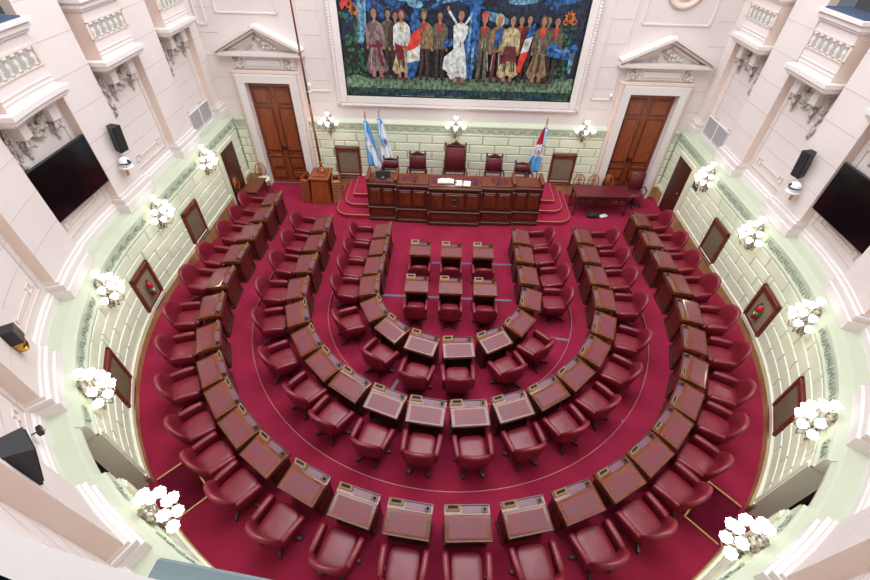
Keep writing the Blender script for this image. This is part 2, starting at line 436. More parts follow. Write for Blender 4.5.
def pilaster(mb, u, w=1.0, top=9.4, bot=ZL):
    h = w/2
    ubox(mb, u-h, u+h, 7.36, RW, bot, top, 'pink', st=.5)
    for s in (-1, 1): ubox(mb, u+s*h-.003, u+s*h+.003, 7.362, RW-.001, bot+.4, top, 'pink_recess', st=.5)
    ubox(mb, u-h-.035, u+h+.035, 7.24, RW, bot-.005, bot+.20, 'white', st=.5)
    ubox(mb, u-h-.02, u+h+.02, 7.28, RW, bot+.20, bot+.28, 'pink', st=.5)
    ubox(mb, u-h-.035, u+h+.035, 7.27, RW, bot+.28, bot+.34, 'white', st=.5)
    ubox(mb, u-h-.01, u+h+.01, 7.32, RW, bot+.34, bot+.40, 'pink', st=.5)
    for z in (3.4, 4.0, 4.6, 5.2, 5.8, 6.4, 7.0): ubox(mb, u-h, u+h, 7.357, 7.36, z-.005, z+.005, 'seam', st=.5)
for i, u in enumerate(PIL):
    mb = MB(); pilaster(mb, u); o = struct(mb.build('trim_pilaster')); 
for s in (0, 1):
    mb = MB(); u = .22
    uu = u if s == 0 else UT-u
    pilaster(mb, uu, .42); struct(mb.build('trim_corner_pilaster'))

# ------------------------------------------------------------------ balcony boxes with baluster panels, corbels and garlands
def balcony(ua, ub, label):
    m = (ua+ub)/2; o = thing('balcony_box', label, 'balcony', HW(m, RW, 5.15), HA(m), 'balcony boxes of the side galleries')
    inv = (Matrix.Translation(HW(m, RW, 5.15)) @ Matrix.Rotation(HA(m), 4, 'Z')).inverted()
    mb = MB(); mb.T = inv; a, b = ua+.12, ub-.16; r = 7.20
    ubox(mb, a, b, r, RW-.002, 5.20, 6.04, 'pink')
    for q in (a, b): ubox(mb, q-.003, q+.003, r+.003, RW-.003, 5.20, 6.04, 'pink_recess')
    for z in (5.30, 5.37): ubox(mb, a, b, r-.015, r, z-.008, z+.008, 'white')
    mb.build('body', o)
    mb = MB(); mb.T = inv
    ubox(mb, ua, ub, 7.06, RW-.003, 5.12, 5.20, 'white'); ubox(mb, ua+.03, ub-.03, 7.10, RW-.003, 5.05, 5.12, 'pink'); ubox(mb, ua+.06, ub-.06, 7.15, RW-.003, 5.01, 5.05, 'white')
    mb.build('ledge', o)
    mb = MB(); mb.T = inv
    ubox(mb, a-.03, b+.03, 7.16, RW+.05, 6.04, 6.09, 'pink'); ubox(mb, a-.06, b+.06, 7.12, RW+.05, 6.09, 6.16, 'white'); ubox(mb, a-.10, b+.10, 7.06, RW+.05, 6.19, 6.25, 'white'); ubox(mb, a-.05, b+.05, 7.12, RW+.05, 6.16, 6.19, 'pink'); ubox(mb, a+.02, b-.02, 7.14, RW+.05, 6.25, 6.275, 'gallery')
    mb.build('handrail', o)
    c0, c1 = (a+b)/2-.60, (a+b)/2+.60
    mb = MB(); mb.T = inv
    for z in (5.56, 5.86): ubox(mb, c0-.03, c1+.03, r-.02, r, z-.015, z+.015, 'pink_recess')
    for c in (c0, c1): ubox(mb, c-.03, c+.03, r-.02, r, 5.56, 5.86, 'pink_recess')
    ubox(mb, c0, c1, r-.004, r, 5.57, 5.85, 'balbg')
    mb.build('panel_frame', o)
    for k in range(6):
        uu = c0+.11+k*.196; mb = MB(); mb.T = inv @ Matrix.Translation(HW(uu, r-.004, 5.575)) @ Matrix.Rotation(HA(uu), 4, 'Z') @ Matrix.Scale(.5, 4, (0, 1, 0))
        mb.lathe([(.05, 0), (.05, .03), (.025, .05), (.058, .11), (.05, .15), (.022, .19), (.025, .22), (.06, .235), (.06, .265)], 'balust', n=8)
        mb.build('baluster', o)
    lf = ua < UT/2
    for c, lg in ((ua+(.30 if lf else .48), not lf), (ub-(.48 if lf else .30), lf)):
        mb = MB(); mb.T = inv
        ubox(mb, c-.10, c+.10, 7.36, RW-.003, 4.66, 5.01, 'white')
        mb.T = inv @ Matrix.Translation(HW(c, RW, 4.66)) @ Matrix.Rotation(HA(c), 4, 'Z')
        rr = random.Random(3)
        for k in range(26): mb.ball((rr.uniform(-.10, .10), rr.uniform(.02, .15), rr.uniform(-.24, .02)), rr.uniform(.02, .045), 'stucco', n=6, sc=(1, .6, 1.2))
        mb.ball((0, .03, -.33), .035, 'stucco', n=6, sc=(1, .6, 1.6))
        mb.build('corbel', o)
        if lg:
            mb = MB(); uq = ub-.24 if lf else ua+.24; mb.T = inv @ Matrix.Translation(HW(uq, RW, 4.98)) @ Matrix.Rotation(HA(uq), 4, 'Z')
            for k in range(46): t = rr.random(); mb.ball((rr.uniform(-.07, .07)*(1-.5*t), rr.uniform(.0, .06), -.95*t), rr.uniform(.02, .04), 'stucco', n=6, sc=(1, .6, 1.5))
            mb.build('leaf_drop', o)
    mb = MB(); mb.T = inv; rr = random.Random(5); g0, g1 = (ua+.40, ub-.60) if lf else (ua+.60, ub-.40)
    for k in range(40):
        t = k/39; uu = g0+(g1-g0)*t; z = 4.94-.30*math.sin(PI*t)**.8
        for q in range(3):
            x, y, zz = HW(uu+rr.uniform(-.03, .03), RW-.03-rr.uniform(0, .06), z+rr.uniform(-.11, .07)*(.3+math.sin(PI*t))); mb.ball((x, y, zz), rr.uniform(.03, .05), 'stucco', n=6)
    mb.build('garland', o)
EB = [(.5, 1.95), (3.1, 4.55), (5.68, 7.24)]
bl = {0: 'nearest the mural wall', 1: 'middle one', 2: 'above the television'}
for i, (a, b) in enumerate(EB):
    balcony(a, b, 'white balcony box with balusters, left side, '+bl[i])
    balcony(UT-b, UT-a, 'white balcony box with balusters, right side, '+bl[i])

# ------------------------------------------------------------------ back wall
YD = YB-.10           # face of the green dado on the back wall
DL = (-6.26, -4.90); DR = (5.22, 6.66); DH = 3.44
def backwall():
    mb = MB()
    def q(x0, x1, z0, z1, y=YB, m='pink'): mb.add([(x0, y, z0), (x1, y, z0), (x1, y, z1), (x0, y, z1)], [(0, 1, 2, 3)], m)
    q(-7.5, DL[0], 0, 10.5); q(DL[1], DR[0], 0, 10.5); q(DR[1], 7.75, 0, 10.5); q(DL[0], DL[1], DH, 10.5); q(DR[0], DR[1], DH, 10.5)
    for x0, x1 in ((-7.5, -6.7), (-4.4, -3.7), (4.1, 4.75), (7.0, 7.7)):
        for z in (2.9, 3.5, 4.1, 4.7, 5.3, 5.9): mb.box(((x0+x1)/2, YB-.002, z), (x1-x0, .006, .01), 'seam')
    # upright panels left and right of the mural, and by the corners
    for x0, x1, z0 in ((-4.35, -3.75, 3.2), (4.15, 4.75, 3.2), (-7.2, -6.95, 4.9), (-6.6, -4.9, 5.2), (5.0, 6.8, 5.2)):
        for x in (x0, x1): mb.box((x, YB-.015, (z0+8)/2), (.03, .03, 8-z0), 'white')
        mb.box(((x0+x1)/2, YB-.015, z0), (x1-x0+.03, .03, .03), 'white')
    struct(mb.build('wall_back'))
    # green dado
    mb = MB(); x0, x1 = DL[1]+.34, DR[0]-.34
    def dado(x0, x1, blocks=True):
        mb.add([(x0, YD, 0), (x1, YD, 0), (x1, YD, 1.86), (x0, YD, 1.86)], [(0, 1, 2, 3)], 'green_joint')
        pr = [(0, 1.86), (0, 1.975), (.03, 1.98), (.03, 2.02), (.0, 2.03), (-.01, 2.24), (.02, 2.25), (.02, 2.29), (-.02, 2.34), (-.1, 2.40)]
        mb.grid([[(x0, YD-a, z), (x1, YD-a, z)] for a, z in pr], 'green', smooth=False)
        for x in (x0, x1): mb.add([(x, YD, 0), (x, YB, 0), (x, YB, 2.40), (x, YD-.02, 2.29), (x, YD, 1.86)], [(0, 1, 2, 3, 4)], 'green')
        ops = [(-3.84, -3.02, .36, 1.5), (3.36, 4.14, .36, 1.5)]
        for c in range(NC):
            z0 = ZB+c*CH; L = .82; u = -8+(c % 2)*L/2
            while u < x1:
                if u+L > x0:
                    for (a, b, p, qq) in cut((max(u, x0), min(u+L, x1), z0, z0+CH), ops):
                        if b-a < .1: continue
                        g, h, e = .010, .030, .016
                        o_ = [(a+g, YD, p+g), (b-g, YD, p+g), (b-g, YD, qq-g), (a+g, YD, qq-g)]; i_ = [(a+g+e, YD-h, p+g+e), (b-g-e, YD-h, p+g+e), (b-g-e, YD-h, qq-g-e), (a+g+e, YD-h, qq-g-e)]
                        mb.add(o_+i_, [(4, 5, 6, 7), (0, 1, 5, 4), (1, 2, 6, 5), (2, 3, 7, 6), (3, 0, 4, 7)], 'green_block')
                u += L
        u = x0+.15; k = 0
        while u < x1-.1:
            sg = 1 if k % 2 else -1; k += 1
            if min(abs(u-s) for s in (-3.9, .12, 4.15)) > .12:
                mb.T = Matrix.Translation((u, YD-.005, 2.135)) @ Matrix.Rotation(PI, 4, 'Z')
                mb.tube([(-.075, 0, -.05*sg), (-.03, .01, .05*sg), (.02, .012, .06*sg), (.04, .012, .0), (.01, .012, -.02*sg)], .011, 'green_relief', n=5)
                mb.ball((.05, .008, -.05*sg), .022, 'green_relief', n=5, sc=(1.5, .6, 1)); mb.T = Matrix.Identity(4)
            u += .17
    dado(x0, x1)
    for a, b in ((-6.95, DL[0]-.34), (DR[1]+.34, 7.15)): dado(a, b)
    struct(mb.build('wall_back_dado', recalc=True))
    mb = MB()
    for a, b in ((x0, x1), (-6.95, DL[0]-.34), (DR[1]+.34, 7.15)):
        mb.box(((a+b)/2, YD-.0225, .21), (b-a, .045, .42), 'wood_base'); mb.box(((a+b)/2, YD-.03, .47), (b-a, .06, .1), 'cream')
    struct(mb.build('baseboard_back'))
backwall()

def big_door(idx, x0, x1):
    w = x1-x0; xm = (x0+x1)/2
    mb = MB()
    for s, x in ((-1, x0), (1, x1)):
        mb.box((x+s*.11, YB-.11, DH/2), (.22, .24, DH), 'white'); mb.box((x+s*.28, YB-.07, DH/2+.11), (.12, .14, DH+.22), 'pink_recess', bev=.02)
        mb.box((x+s*.005, YB+.1, DH/2), (.02, .26, DH), 'white')
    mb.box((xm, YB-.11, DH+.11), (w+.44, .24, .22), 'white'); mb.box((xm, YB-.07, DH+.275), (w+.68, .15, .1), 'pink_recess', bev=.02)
    # brackets, tablet, dentilled pediment
    zt = DH+.34
    mb.box((xm, YB-.04, zt+.19), (w+.5, .08, .38), 'pink')
    mb.box((xm, YB-.09, zt+.19), (w-.2, .06, .30), 'white', bev=.015)
    mb.box((xm, YB-.125, zt+.19), (w-.32, .02, .19), 'seam', bev=.004); mb.box((xm, YB-.135, zt+.19), (w-.36, .02, .16), 'white', bev=.01)
    random.seed(11)
    for s in (-1, 1):
        for k in range(18): mb.ball((xm+s*(w/2+.07)+random.uniform(-.12, .12), YB-.12+random.uniform(-.03, .03), zt+.18+random.uniform(-.13, .13)), random.uniform(.03, .05), 'stucco' if k % 3 == 0 else 'white', n=6)
    zb = zt+.40; hw = w/2+.56; ap = .60
    mb.box((xm, YB-.14, zb+.05), (2*hw, .28, .10), 'white'); mb.box((xm, YB-.11, zb-.01), (2*hw-.1, .22, .06), 'pink')
    # raking cornices
    L = math.hypot(hw, ap); an = math.atan2(ap, hw)
    mb.add([(xm-hw+.05, YB-.03, zb+.1), (xm+hw-.05, YB-.03, zb+.1), (xm, YB-.03, zb+.1+ap)], [(0, 1, 2)], 'pink'); mb.ball((xm, YB-.18, zb+.16+ap), .05, 'white', n=8)
    for s in (-1, 1):
        mb.box((xm+s*(hw/2+.01), YB-.16, zb+.15+ap/2), (L-.02, .32, .08), 'white', ry=s*an)
        mb.box((xm+s*(hw/2-.02), YB-.11, zb+.07+ap/2), (L-.12, .22, .08), 'pink', ry=s*an); mb.box((xm+s*(hw/2-.06), YB-.05, zb-.03+ap/2), (L-.3, .10, .05), 'white', ry=s*an)
        for k in range(22):
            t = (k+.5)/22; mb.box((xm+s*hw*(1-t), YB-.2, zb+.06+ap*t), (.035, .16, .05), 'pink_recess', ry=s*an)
    for k in range(26): 
        a = random.uniform(-1, 1); mb.ball((xm+a*.42, YB-.06, zb+.16+random.uniform(0, .36)*(1-abs(a))), random.uniform(.03, .06), 'stucco' if k % 3 == 0 else 'white', n=6)
    struct(mb.build('trim_door_surround_%s' % ('left' if xm < 0 else 'right')))
    D = bpy.data.objects.new('door_%d' % idx, None); COL.objects.link(D); D.location = (xm, YB+.03, 0); struct(D)
    for s in (-1, 1):
        mb = MB(); c = s*w/4; lw = w/2-.008
        mb.box((c, .03, DH/2), (lw, .06, DH), 'wood_door')
        for z0, z1, dep in ((.18, .48, 1), (.58, .95, 1), (1.2, 2.62, 1), (2.76, 3.22, 1)):
            for a, b, cc, d in ((c, (z0+z1)/2, lw-.2, z1-z0),):
                mb.box((a, -.012, b), (cc+.06, .03, d+.06), 'wood_red', bev=.012); mb.box((a, -.03, b), (cc-.06, .03, d-.06), 'wood_door', bev=.014)
        mb.build('door_leaf', D)
        mb = MB(); mb.tube([(c-lw/2+.08, -.1, 1.08), (c+lw/2-.08, -.1, 1.08)], .018, 'red' if False else 'wood_orange', n=6)
        for q in (-1, 1): mb.box((c+q*(lw/2-.1), -.05, 1.08), (.04, .1, .06), 'black')
        mb.build('push_bar', D)
    mb = MB(); mb.box((-.05, -.04, 1.3), (.05, .05, .16), 'black'); mb.box((.05, -.04, 1.3), (.05, .05, .1), 'black'); mb.build('lock', D)
    mb = MB(); mb.box((0, .3, DH/2), (w+.2, .04, DH+.1), 'dark'); struct(mb.build('wall_behind_door_%d' % idx, loc=(xm, YB+.1, 0)))
big_door(1, *DL); big_door(2, *DR)

def side_door(idx, u0, u1):
    um = (u0+u1)/2; mb = MB()
    for s in (-1, 1):
        c = um+s*((u1-u0)/2+.06); ubox(mb, c-.06, c+.06, R0-.03, RF, 0, 1.86, 'cream')
    ubox(mb, u0-.12, u1+.12, R0-.03, RF, 1.86, 1.97, 'cream'); struct(mb.build('trim_side_door_%s' % ('left' if u0 < 9 else 'right')))
    D = bpy.data.objects.new('door_%d' % idx, None); COL.objects.link(D); D.location = HW(um, R0-.02); D.rotation_euler = (0, 0, HA(um)); struct(D)
    mb = MB(); w = u1-u0; mb.box((0, 0, .93), (w, .04, 1.86), 'wood_dark')
    for z0, z1 in ((.15, .75), (.95, 1.7)): mb.box((0, .022, (z0+z1)/2), (w-.3, .02, z1-z0), 'wood', bev=.01)
    mb.build('door_leaf', D)
    mb = MB(); mb.lathe([(.012, 0), (.012, .04), (.028, .05), (.028, .075), (.01, .085)], 'brass', c=(-.36, .02, 1.0), axis=(0, 1, 0), n=10); mb.build('door_handle', D)
side_door(3, SD0, SD1); side_door(4, UT-SD1, UT-SD0)

# mural surround
MX0, MX1, MZ0, MZ1 = -3.22, 3.52, 3.12, 6.9
mb = MB()
for z, sg in ((MZ0, -1), (MZ1, 1)):
    mb.box(((MX0+MX1)/2, YB-.045, z+sg*.11), (MX1-MX0, .09, .20), 'white'); mb.box(((MX0+MX1)/2, YB-.04, z+sg*.28), (MX1-MX0+.42, .10, .12), 'pink', bev=.02)
for x, sg in ((MX0, -1), (MX1, 1)):
    mb.box((x+sg*.11, YB-.045, (MZ0+MZ1)/2), (.20, .09, MZ1-MZ0+.42), 'white'); mb.box((x+sg*.28, YB-.04, (MZ0+MZ1)/2), (.12, .10, MZ1-MZ0+.68), 'pink', bev=.02)
n = 96
for k in range(n+1):
    x = MX0-.28+(MX1-MX0+.56)*k/n; mb.ball((x, YB-.095, MZ0-.28), .027, 'white', n=6)
for k in range(58):
    z = MZ0-.28+(MZ1-MZ0+.56)*k/57
    for x in (MX0-.28, MX1+.28): mb.ball((x, YB-.095, z), .027, 'white', n=6)
struct(mb.build('trim_mural_frame'))
# round medallion high above the right door
mb = MB(); mb.lathe([(.48, 0), (.5, .05), (.44, .08), (.38, .05), (.36, .03)], 'pink_recess', c=(5.9, YB, 6.05), axis=(0, -1, 0), n=32); mb.lathe([(.34, 0), (.3, .05), (.01, .07)], 'white', c=(5.9, YB, 6.05), axis=(0, -1, 0), n=32)
struct(mb.build('trim_medallion'))
# ------------------------------------------------------------------ mural
def mural():
    o = thing('mural_painting', 'huge dark mural of a row of standing people above the dais', 'painting', ((MX0+MX1)/2, YB-.02, MZ0))
    inv = Matrix.Translation(o.location).inverted()
    mb = MB(); mb.T = inv
    f = .035
    for z in (MZ0, MZ1): mb.box(((MX0+MX1)/2, YB-.05, z), (MX1-MX0, .07, f), 'black')
    for x in (MX0, MX1): mb.box((x, YB-.05, (MZ0+MZ1)/2), (f, .07, MZ1-MZ0), 'black')
    mb.build('frame', o)
    pc = {}
    def P(name, r, g, b, k=.25):
        a = sr(r, g, b); k = k*1.15; c = tuple(min(1, v*(1+k*1.3)) for v in a[:3])+(1,); d = tuple(v*max(.12, 1-k*1.5) for v in a[:3])+(1,)
        pc[name] = mat('paint_'+name, d, c, rough=.5, scale=11, stretch=(1.1, 1, .8), detail=5, bump=.2, bscale=30, sharp=(.36, .66))
    for a in (('bg', 26, 38, 58, .7), ('sky', 34, 78, 126, .7), ('lblue', 96, 142, 168, .45), ('grass', 104, 132, 106, .4), ('grassd', 40, 66, 60, .6), ('bstripe', 26, 62, 96, .6), ('earth', 40, 40, 44, .4),
              ('skin', 150, 112, 92, .2), ('hair', 40, 32, 34, .3), ('taupe', 122, 100, 100, .3), ('sash', 112, 30, 46, .3), ('white', 196, 200, 196, .2), ('cream', 170, 156, 116, .3), ('tan', 128, 104, 72, .3),
              ('olive', 92, 84, 68, .3), ('dkred', 96, 34, 42, .3), ('brown', 62, 48, 46, .3), ('red', 206, 56, 44, .2), ('blue', 34, 84, 140, .5), ('orange', 196, 104, 42, .3), ('leaf', 46, 92, 62, .5), ('scarf', 160, 50, 46, .2), ('fold', 46, 40, 42, .3), ('foldl', 168, 156, 140, .3)): P(*a)
    mb = MB(); mb.T = inv; L = [YB-.02]
    def poly(pts, c, smooth=0):
        L[0] -= .00035; mb.add([(x, L[0], z) for x, z in pts], [tuple(range(len(pts)))], pc[c])
    def ell(x, z, rx, rz, c, n=14, a=0): poly([(x+rx*math.cos(2*PI*i/n)*math.cos(a)-rz*math.sin(2*PI*i/n)*math.sin(a), z+rx*math.cos(2*PI*i/n)*math.sin(a)+rz*math.sin(2*PI*i/n)*math.cos(a)) for i in range(n)], c)
    poly([(MX0, MZ0), (MX1, MZ0), (MX1, MZ1), (MX0, MZ1)], 'bg')
    rnd = random.Random(4)
    poly([(MX0, 3.75), (MX1, 3.85), (MX1, 4.6), (MX0, 4.6)], 'earth')
    for k in range(26):
        x = rnd.uniform(MX0+.3, MX1-.5); z = rnd.uniform(5.15, 6.6); ell(x, z, rnd.uniform(.18, .42), rnd.uniform(.05, .14), rnd.choice(['sky', 'blue', 'sky', 'lblue']), a=rnd.uniform(-.6, .6))
    for k in range(7): ell(MX0+.3+k*.95, 5.75+.1*math.sin(k*2), .5, .12, 'lblue' if k % 2 else 'sky', a=rnd.uniform(-.4, .4))
    ed = [(MX0+i*(MX1-MX0)/24, 3.62+.04*math.sin(i*1.7)+.05*rnd.random()+.004*i) for i in range(25)]
    poly([(MX0, 3.34)]+ed+[(MX1, 3.36)], 'grass')
    poly([(MX0, MZ0)]+[(MX0+i*(MX1-MX0)/24, 3.33+.03*rnd.random()) for i in range(25)]+[(MX1, MZ0)], 'grassd')
    for k in range(16): ell(rnd.uniform(MX0+.3, MX1-.3), 3.24, rnd.uniform(.12, .35), .035, 'bstripe')
    for k in range(12): ell(rnd.uniform(MX0+.2, MX1-.2), 3.13, rnd.uniform(.15, .3), .03, 'grass')
    for k in range(42): ell(rnd.uniform(MX0+.05, MX0+.62), rnd.uniform(3.7, 5.3), .11, .05, 'leaf' if k % 3 else 'grassd', a=rnd.uniform(0, 3), n=8)
    for k in range(44): ell(rnd.uniform(2.72, 3.2)+rnd.uniform(-.06, .06), rnd.uniform(3.75, 5.1), .10, .05, 'leaf' if k % 3 else 'grassd', a=rnd.uniform(0, 3), n=8)
    for x, z, r in ((-2.78, 5.37, .13), (-2.62, 5.22, .12), (-2.9, 5.5, .1), (3.03, 5.32, .13), (3.16, 5.22, .08), (2.94, 5.2, .07)):
        for q in range(9): ell(x+r*.75*math.cos(q*.7), z+r*.75*math.sin(q*.7), r*.42, r*.2, 'orange', a=q*.7, n=8)
        ell(x, z, r*.5, r*.5, 'brown')
    poly([(-3.15, 5.5), (-2.85, 5.75), (-2.8, 5.65), (-3.1, 5.35)], 'red')
    poly([(-2.65, 5.7), (-2.42, 5.6), (-2.5, 4.75), (-2.62, 4.5), (-2.75, 4.6)], 'lblue')
    def person(x, zh, s=1.0, coat='tan', leg='brown', skirt=None, hat=None, hood=None, zf=3.62, arms=0, scarf=None, belt=None, w=1.0):
        h = (zh-zf); ws = .18*w*s; sh = zh-.20*s; wa = zf+h*.52
        if skirt: poly([(x-.13*s, wa), (x+.13*s, wa), (x+.30*s, zf+.28), (x+.17*s, zf+.18), (x, zf+.24), (x-.2*s, zf+.16), (x-.3*s, zf+.30)], skirt)
        for sg in (-1, 1):
            poly([(x+sg*.02, wa+.05), (x+sg*.15*s, wa+.05), (x+sg*.14*s, zf+.08), (x+sg*.05*s, zf+.06)], 'skin' if skirt else leg)
            ell(x+sg*.09*s, zf+.05, .05, .03, 'dkred' if skirt else 'hair')
        if skirt: poly([(x-.13*s, wa+.02), (x+.13*s, wa+.02), (x+.28*s, zf+.32), (x+.12*s, zf+.2), (x, zf+.27), (x-.16*s, zf+.18), (x-.28*s, zf+.32)], skirt)
        poly([(x-ws, sh-.04), (x-.07, sh+.03), (x+.07, sh+.03), (x+ws, sh-.04), (x+.16*s, wa-.02), (x-.16*s, wa-.02)], coat)
        for sg in (-1, 1):
            if arms: 
                poly([(x+sg*ws*.7, sh), (x+sg*(ws+.16), sh+.28), (x+sg*(ws+.10), sh+.32), (x+sg*ws*.5, sh+.03)], coat); ell(x+sg*(ws+.15), sh+.36, .03, .06, 'skin')
            else:
                poly([(x+sg*ws*.8, sh-.02), (x+sg*(ws+.05), sh-.1), (x+sg*(ws+.07), wa+.05), (x+sg*(ws-.0), wa)], coat); ell(x+sg*(ws+.03), wa-.03, .032, .05, 'skin')
        for k in range(5):
            fx = x+rnd.uniform(-.13, .13)*s; fw = rnd.uniform(.006, .016); fz = wa+rnd.uniform(-.02, .1); poly([(fx-fw, fz), (fx+fw, fz+.05), (fx+fw*.6, fz+rnd.uniform(.15, .35)), (fx, fz+.12)], 'fold' if k % 2 else 'foldl')
            fx = x+rnd.uniform(-.13, .13)*s; poly([(fx-fw, wa-.05), (fx+fw, wa-.03), (fx+fw*1.3+(fx-x)*.5, zf+.32), (fx-fw+(fx-x)*.5, zf+.36)], 'fold' if k % 3 or leg == 'brown' else 'foldl')
        if belt: poly([(x-.165*s, wa-.02), (x+.165*s, wa-.02), (x+.16*s, wa+.05), (x-.16*s, wa+.05)], belt)
        if scarf: poly([(x-.08, sh+.03), (x+.08, sh+.03), (x+.03, sh-.24), (x-.03, sh-.22)], scarf)
        if hood: ell(x, zh-.03, .12*s, .16*s, hood)
        else: ell(x, zh+.02, .105*s, .125*s, 'hair')
        poly([(x-.03, sh), (x+.03, sh), (x+.03, zh-.08), (x-.03, zh-.08)], 'skin')
        ell(x, zh-.02, .07*s, .10*s, 'skin')
        for sg in (-1, 1): ell(x+sg*.025, zh-.005, .012, .007, 'hair', n=6)
        ell(x, zh-.06, .02, .007, 'dkred', n=6)
        if hat: poly([(x-.10, zh+.04), (x+.10, zh+.04), (x+.08, zh+.13), (x-.08, zh+.13)], hat)
    for a in ((-1.86, 5.30), (-1.66, 5.26), (-.44, 5.28), (1.76, 5.24), (1.98, 5.26), (2.49, 5.25), (2.72, 5.24)):
        person(a[0], a[1], .92, rnd.choice(['brown', 'olive', 'dkred', 'brown']), 'brown', scarf=rnd.choice([None, 'scarf']))
    person(-2.23, 5.32, 1.1, 'taupe', 'taupe', skirt='taupe', belt='sash'); poly([(-2.24, 4.66), (-2.17, 4.66), (-2.02, 4.0), (-2.1, 4.0)], 'sash')
    person(-1.49, 5.30, 1, 'white', skirt='cream', hood='dkred', scarf='cream', belt='red'); poly([(-1.7, 4.6), (-1.5, 4.55), (-1.42, 4.2), (-1.62, 4.15)], 'sash')
    person(-.88, 5.32, 1.05, 'tan', 'brown', hat='olive', scarf='scarf')
    person(.77, 5.26, 1.05, 'olive', 'olive', hat='red', scarf='scarf')
    person(1.17, 5.26, 1.0, 'tan', 'dkred', hood='cream')
    person(2.35, 5.26, .98, 'olive', 'brown', skirt='tan', scarf='red', hood='brown')
    person(1.52, 5.25, 1.02, 'cream', skirt='cream', hood='hair'); poly([(1.38, 4.62), (1.66, 4.62), (1.74, 4.2), (1.52, 4.25), (1.3, 4.15)], 'dkred')
    person(.13, 5.34, 1.12, 'white', skirt='white', arms=1, belt='red', zf=3.55)
    poly([(.0, 4.55), (.25, 4.55), (.45, 4.1), (.3, 3.9), (.1, 3.95), (-.1, 3.85), (-.35, 4.0), (-.3, 4.3)], 'white')
    # flags and cloths
    poly([(-1.13, 5.55), (-.95, 5.45), (-1.0, 5.0), (-1.2, 4.88), (-1.25, 5.1)], 'blue'); poly([(-1.2, 4.88), (-1.0, 5.0), (-.95, 4.7), (-1.12, 4.5), (-1.36, 4.42)], 'red')
    poly([(-1.36, 4.42), (-1.12, 4.5), (-.98, 4.62), (-1.0, 4.2), (-1.35, 4.12)], 'white'); poly([(-1.35, 4.12), (-1.0, 4.2), (-1.15, 3.75), (-1.34, 3.68)], 'blue'); ell(-1.17, 4.3, .07, .07, 'cream')
    poly([(.30, 5.7), (.48, 5.75), (.62, 5.5), (.62, 4.9), (.6, 4.2), (.5, 3.72), (.36, 3.8), (.3, 4.3), (.22, 4.7), (.42, 5.1)], 'blue')
    poly([(.36, 5.4), (.42, 5.4), (.40, 4.4), (.34, 4.2)], 'lblue'); poly([(.46, 4.5), (.52, 4.6), (.53, 3.9), (.47, 3.8)], 'lblue'); poly([(-.32, 4.72), (-.1, 4.78), (-.05, 4.6), (-.3, 4.55)], 'blue')
    poly([(1.1, 5.0), (1.3, 5.1), (1.2, 4.6), (1.05, 4.55)], 'blue')
    poly([(1.98, 5.1), (2.12, 5.2), (2.1, 4.88), (1.9, 4.8)], 'blue'); poly([(1.9, 4.8), (2.1, 4.88), (2.03, 4.52), (1.82, 4.45)], 'white'); poly([(1.82, 4.45), (2.03, 4.52), (1.95, 4.2), (1.88, 3.95), (1.76, 3.98)], 'red'); ell(1.96, 4.7, .05, .07, 'cream')
    poly([(2.5, 4.6), (2.7, 4.75), (2.9, 4.6), (3.3, 4.72), (3.4, 4.6), (3.2, 4.3), (2.9, 4.35), (2.6, 4.4)], 'blue'); poly([(2.75, 4.58), (3.1, 4.6), (3.2, 4.52), (2.9, 4.5)], 'lblue'); poly([(3.18, 4.5), (3.32, 4.5), (3.3, 3.95), (3.2, 4.0)], 'lblue')
    for k in range(30): ell(rnd.uniform(MX0+.2, MX1-.2), rnd.uniform(5.55, 6.8), rnd.uniform(.1, .4), rnd.uniform(.03, .1), rnd.choice(['sky', 'blue', 'lblue']), a=rnd.uniform(-.5, .5), n=10)
    mb.build('canvas', o, recalc=False)
mural()

# ------------------------------------------------------------------ wall grilles, fire extinguisher boxes
def grille(loc, rz, label, group, fire=False, w=.80, h=1.04):
    o = thing('fire_extinguisher_cabinet' if fire else 'wall_grille', label, 'cabinet' if fire else 'grille', loc, rz, group)
    mb = MB(); d = .07; fw = .075
    for s in (-1, 1): mb.box((s*(w/2-fw/2), d/2, h/2), (fw, d, h), 'grille_wood', bev=.012)
    for z in (fw/2, h-fw/2): mb.box((0, d/2, z), (w, d, fw), 'grille_wood', bev=.012)
    mb.box((0, d/2+.012, h-fw-.05), (w-2*fw, .03, .025), 'grille_wood'); mb.box((0, .04, -.02), (w+.04, .10, .04), 'grille_wood', bev=.01); mb.box((0, d/2+.012, .05+fw), (w-2*fw, .03, .025), 'grille_wood')
    mb.build('frame', o)
    mb = MB(); mb.box((0, .008, h/2), (w-2*fw, .014, h-2*fw), 'grille')
    if fire: mb.box((0, -.04, h/2), (w-2*fw, .01, h-2*fw), 'dark')
    mb.build('back_panel', o)
    if not fire:
        mb = MB(); n = 16
        for k in range(n): mb.box((-(w/2-fw)+(k+.5)*(w-2*fw)/n, .026, h/2), (.012, .022, h-2*fw), 'grille')
        mb.build('slats', o)
    return o
def fire_ext(loc, rz, label):
    o = thing('fire_extinguisher', label, 'fire extinguisher', loc, rz); o.scale = (.8, .8, .85)
    mb = MB(); mb.lathe([(.055, 0), (.075, .015), (.075, .36), (.06, .42), (.03, .45)], 'red', n=16); mb.build('tank', o)
    mb = MB(); mb.lathe([(.076, .12), (.0765, .12), (.0765, .26), (.076, .26)], 'green_tank', n=16, cap=False); mb.box((0, .078, .2), (.06, .004, .08), 'paper'); mb.build('sticker', o)
    mb = MB(); mb.lathe([(.02, .44), (.02, .50)], 'silver', n=8); mb.box((.02, .02, .51), (.10, .02, .015), 'black', ry=.2); mb.box((.02, .02, .54), (.11, .02, .015), 'black', ry=-.15); mb.build('valve', o)
    mb = MB(); mb.tube([(.02, .02, .49), (.09, .04, .44), (.1, .04, .25), (.09, .04, .1)], .012, 'black'); mb.build('hose', o)
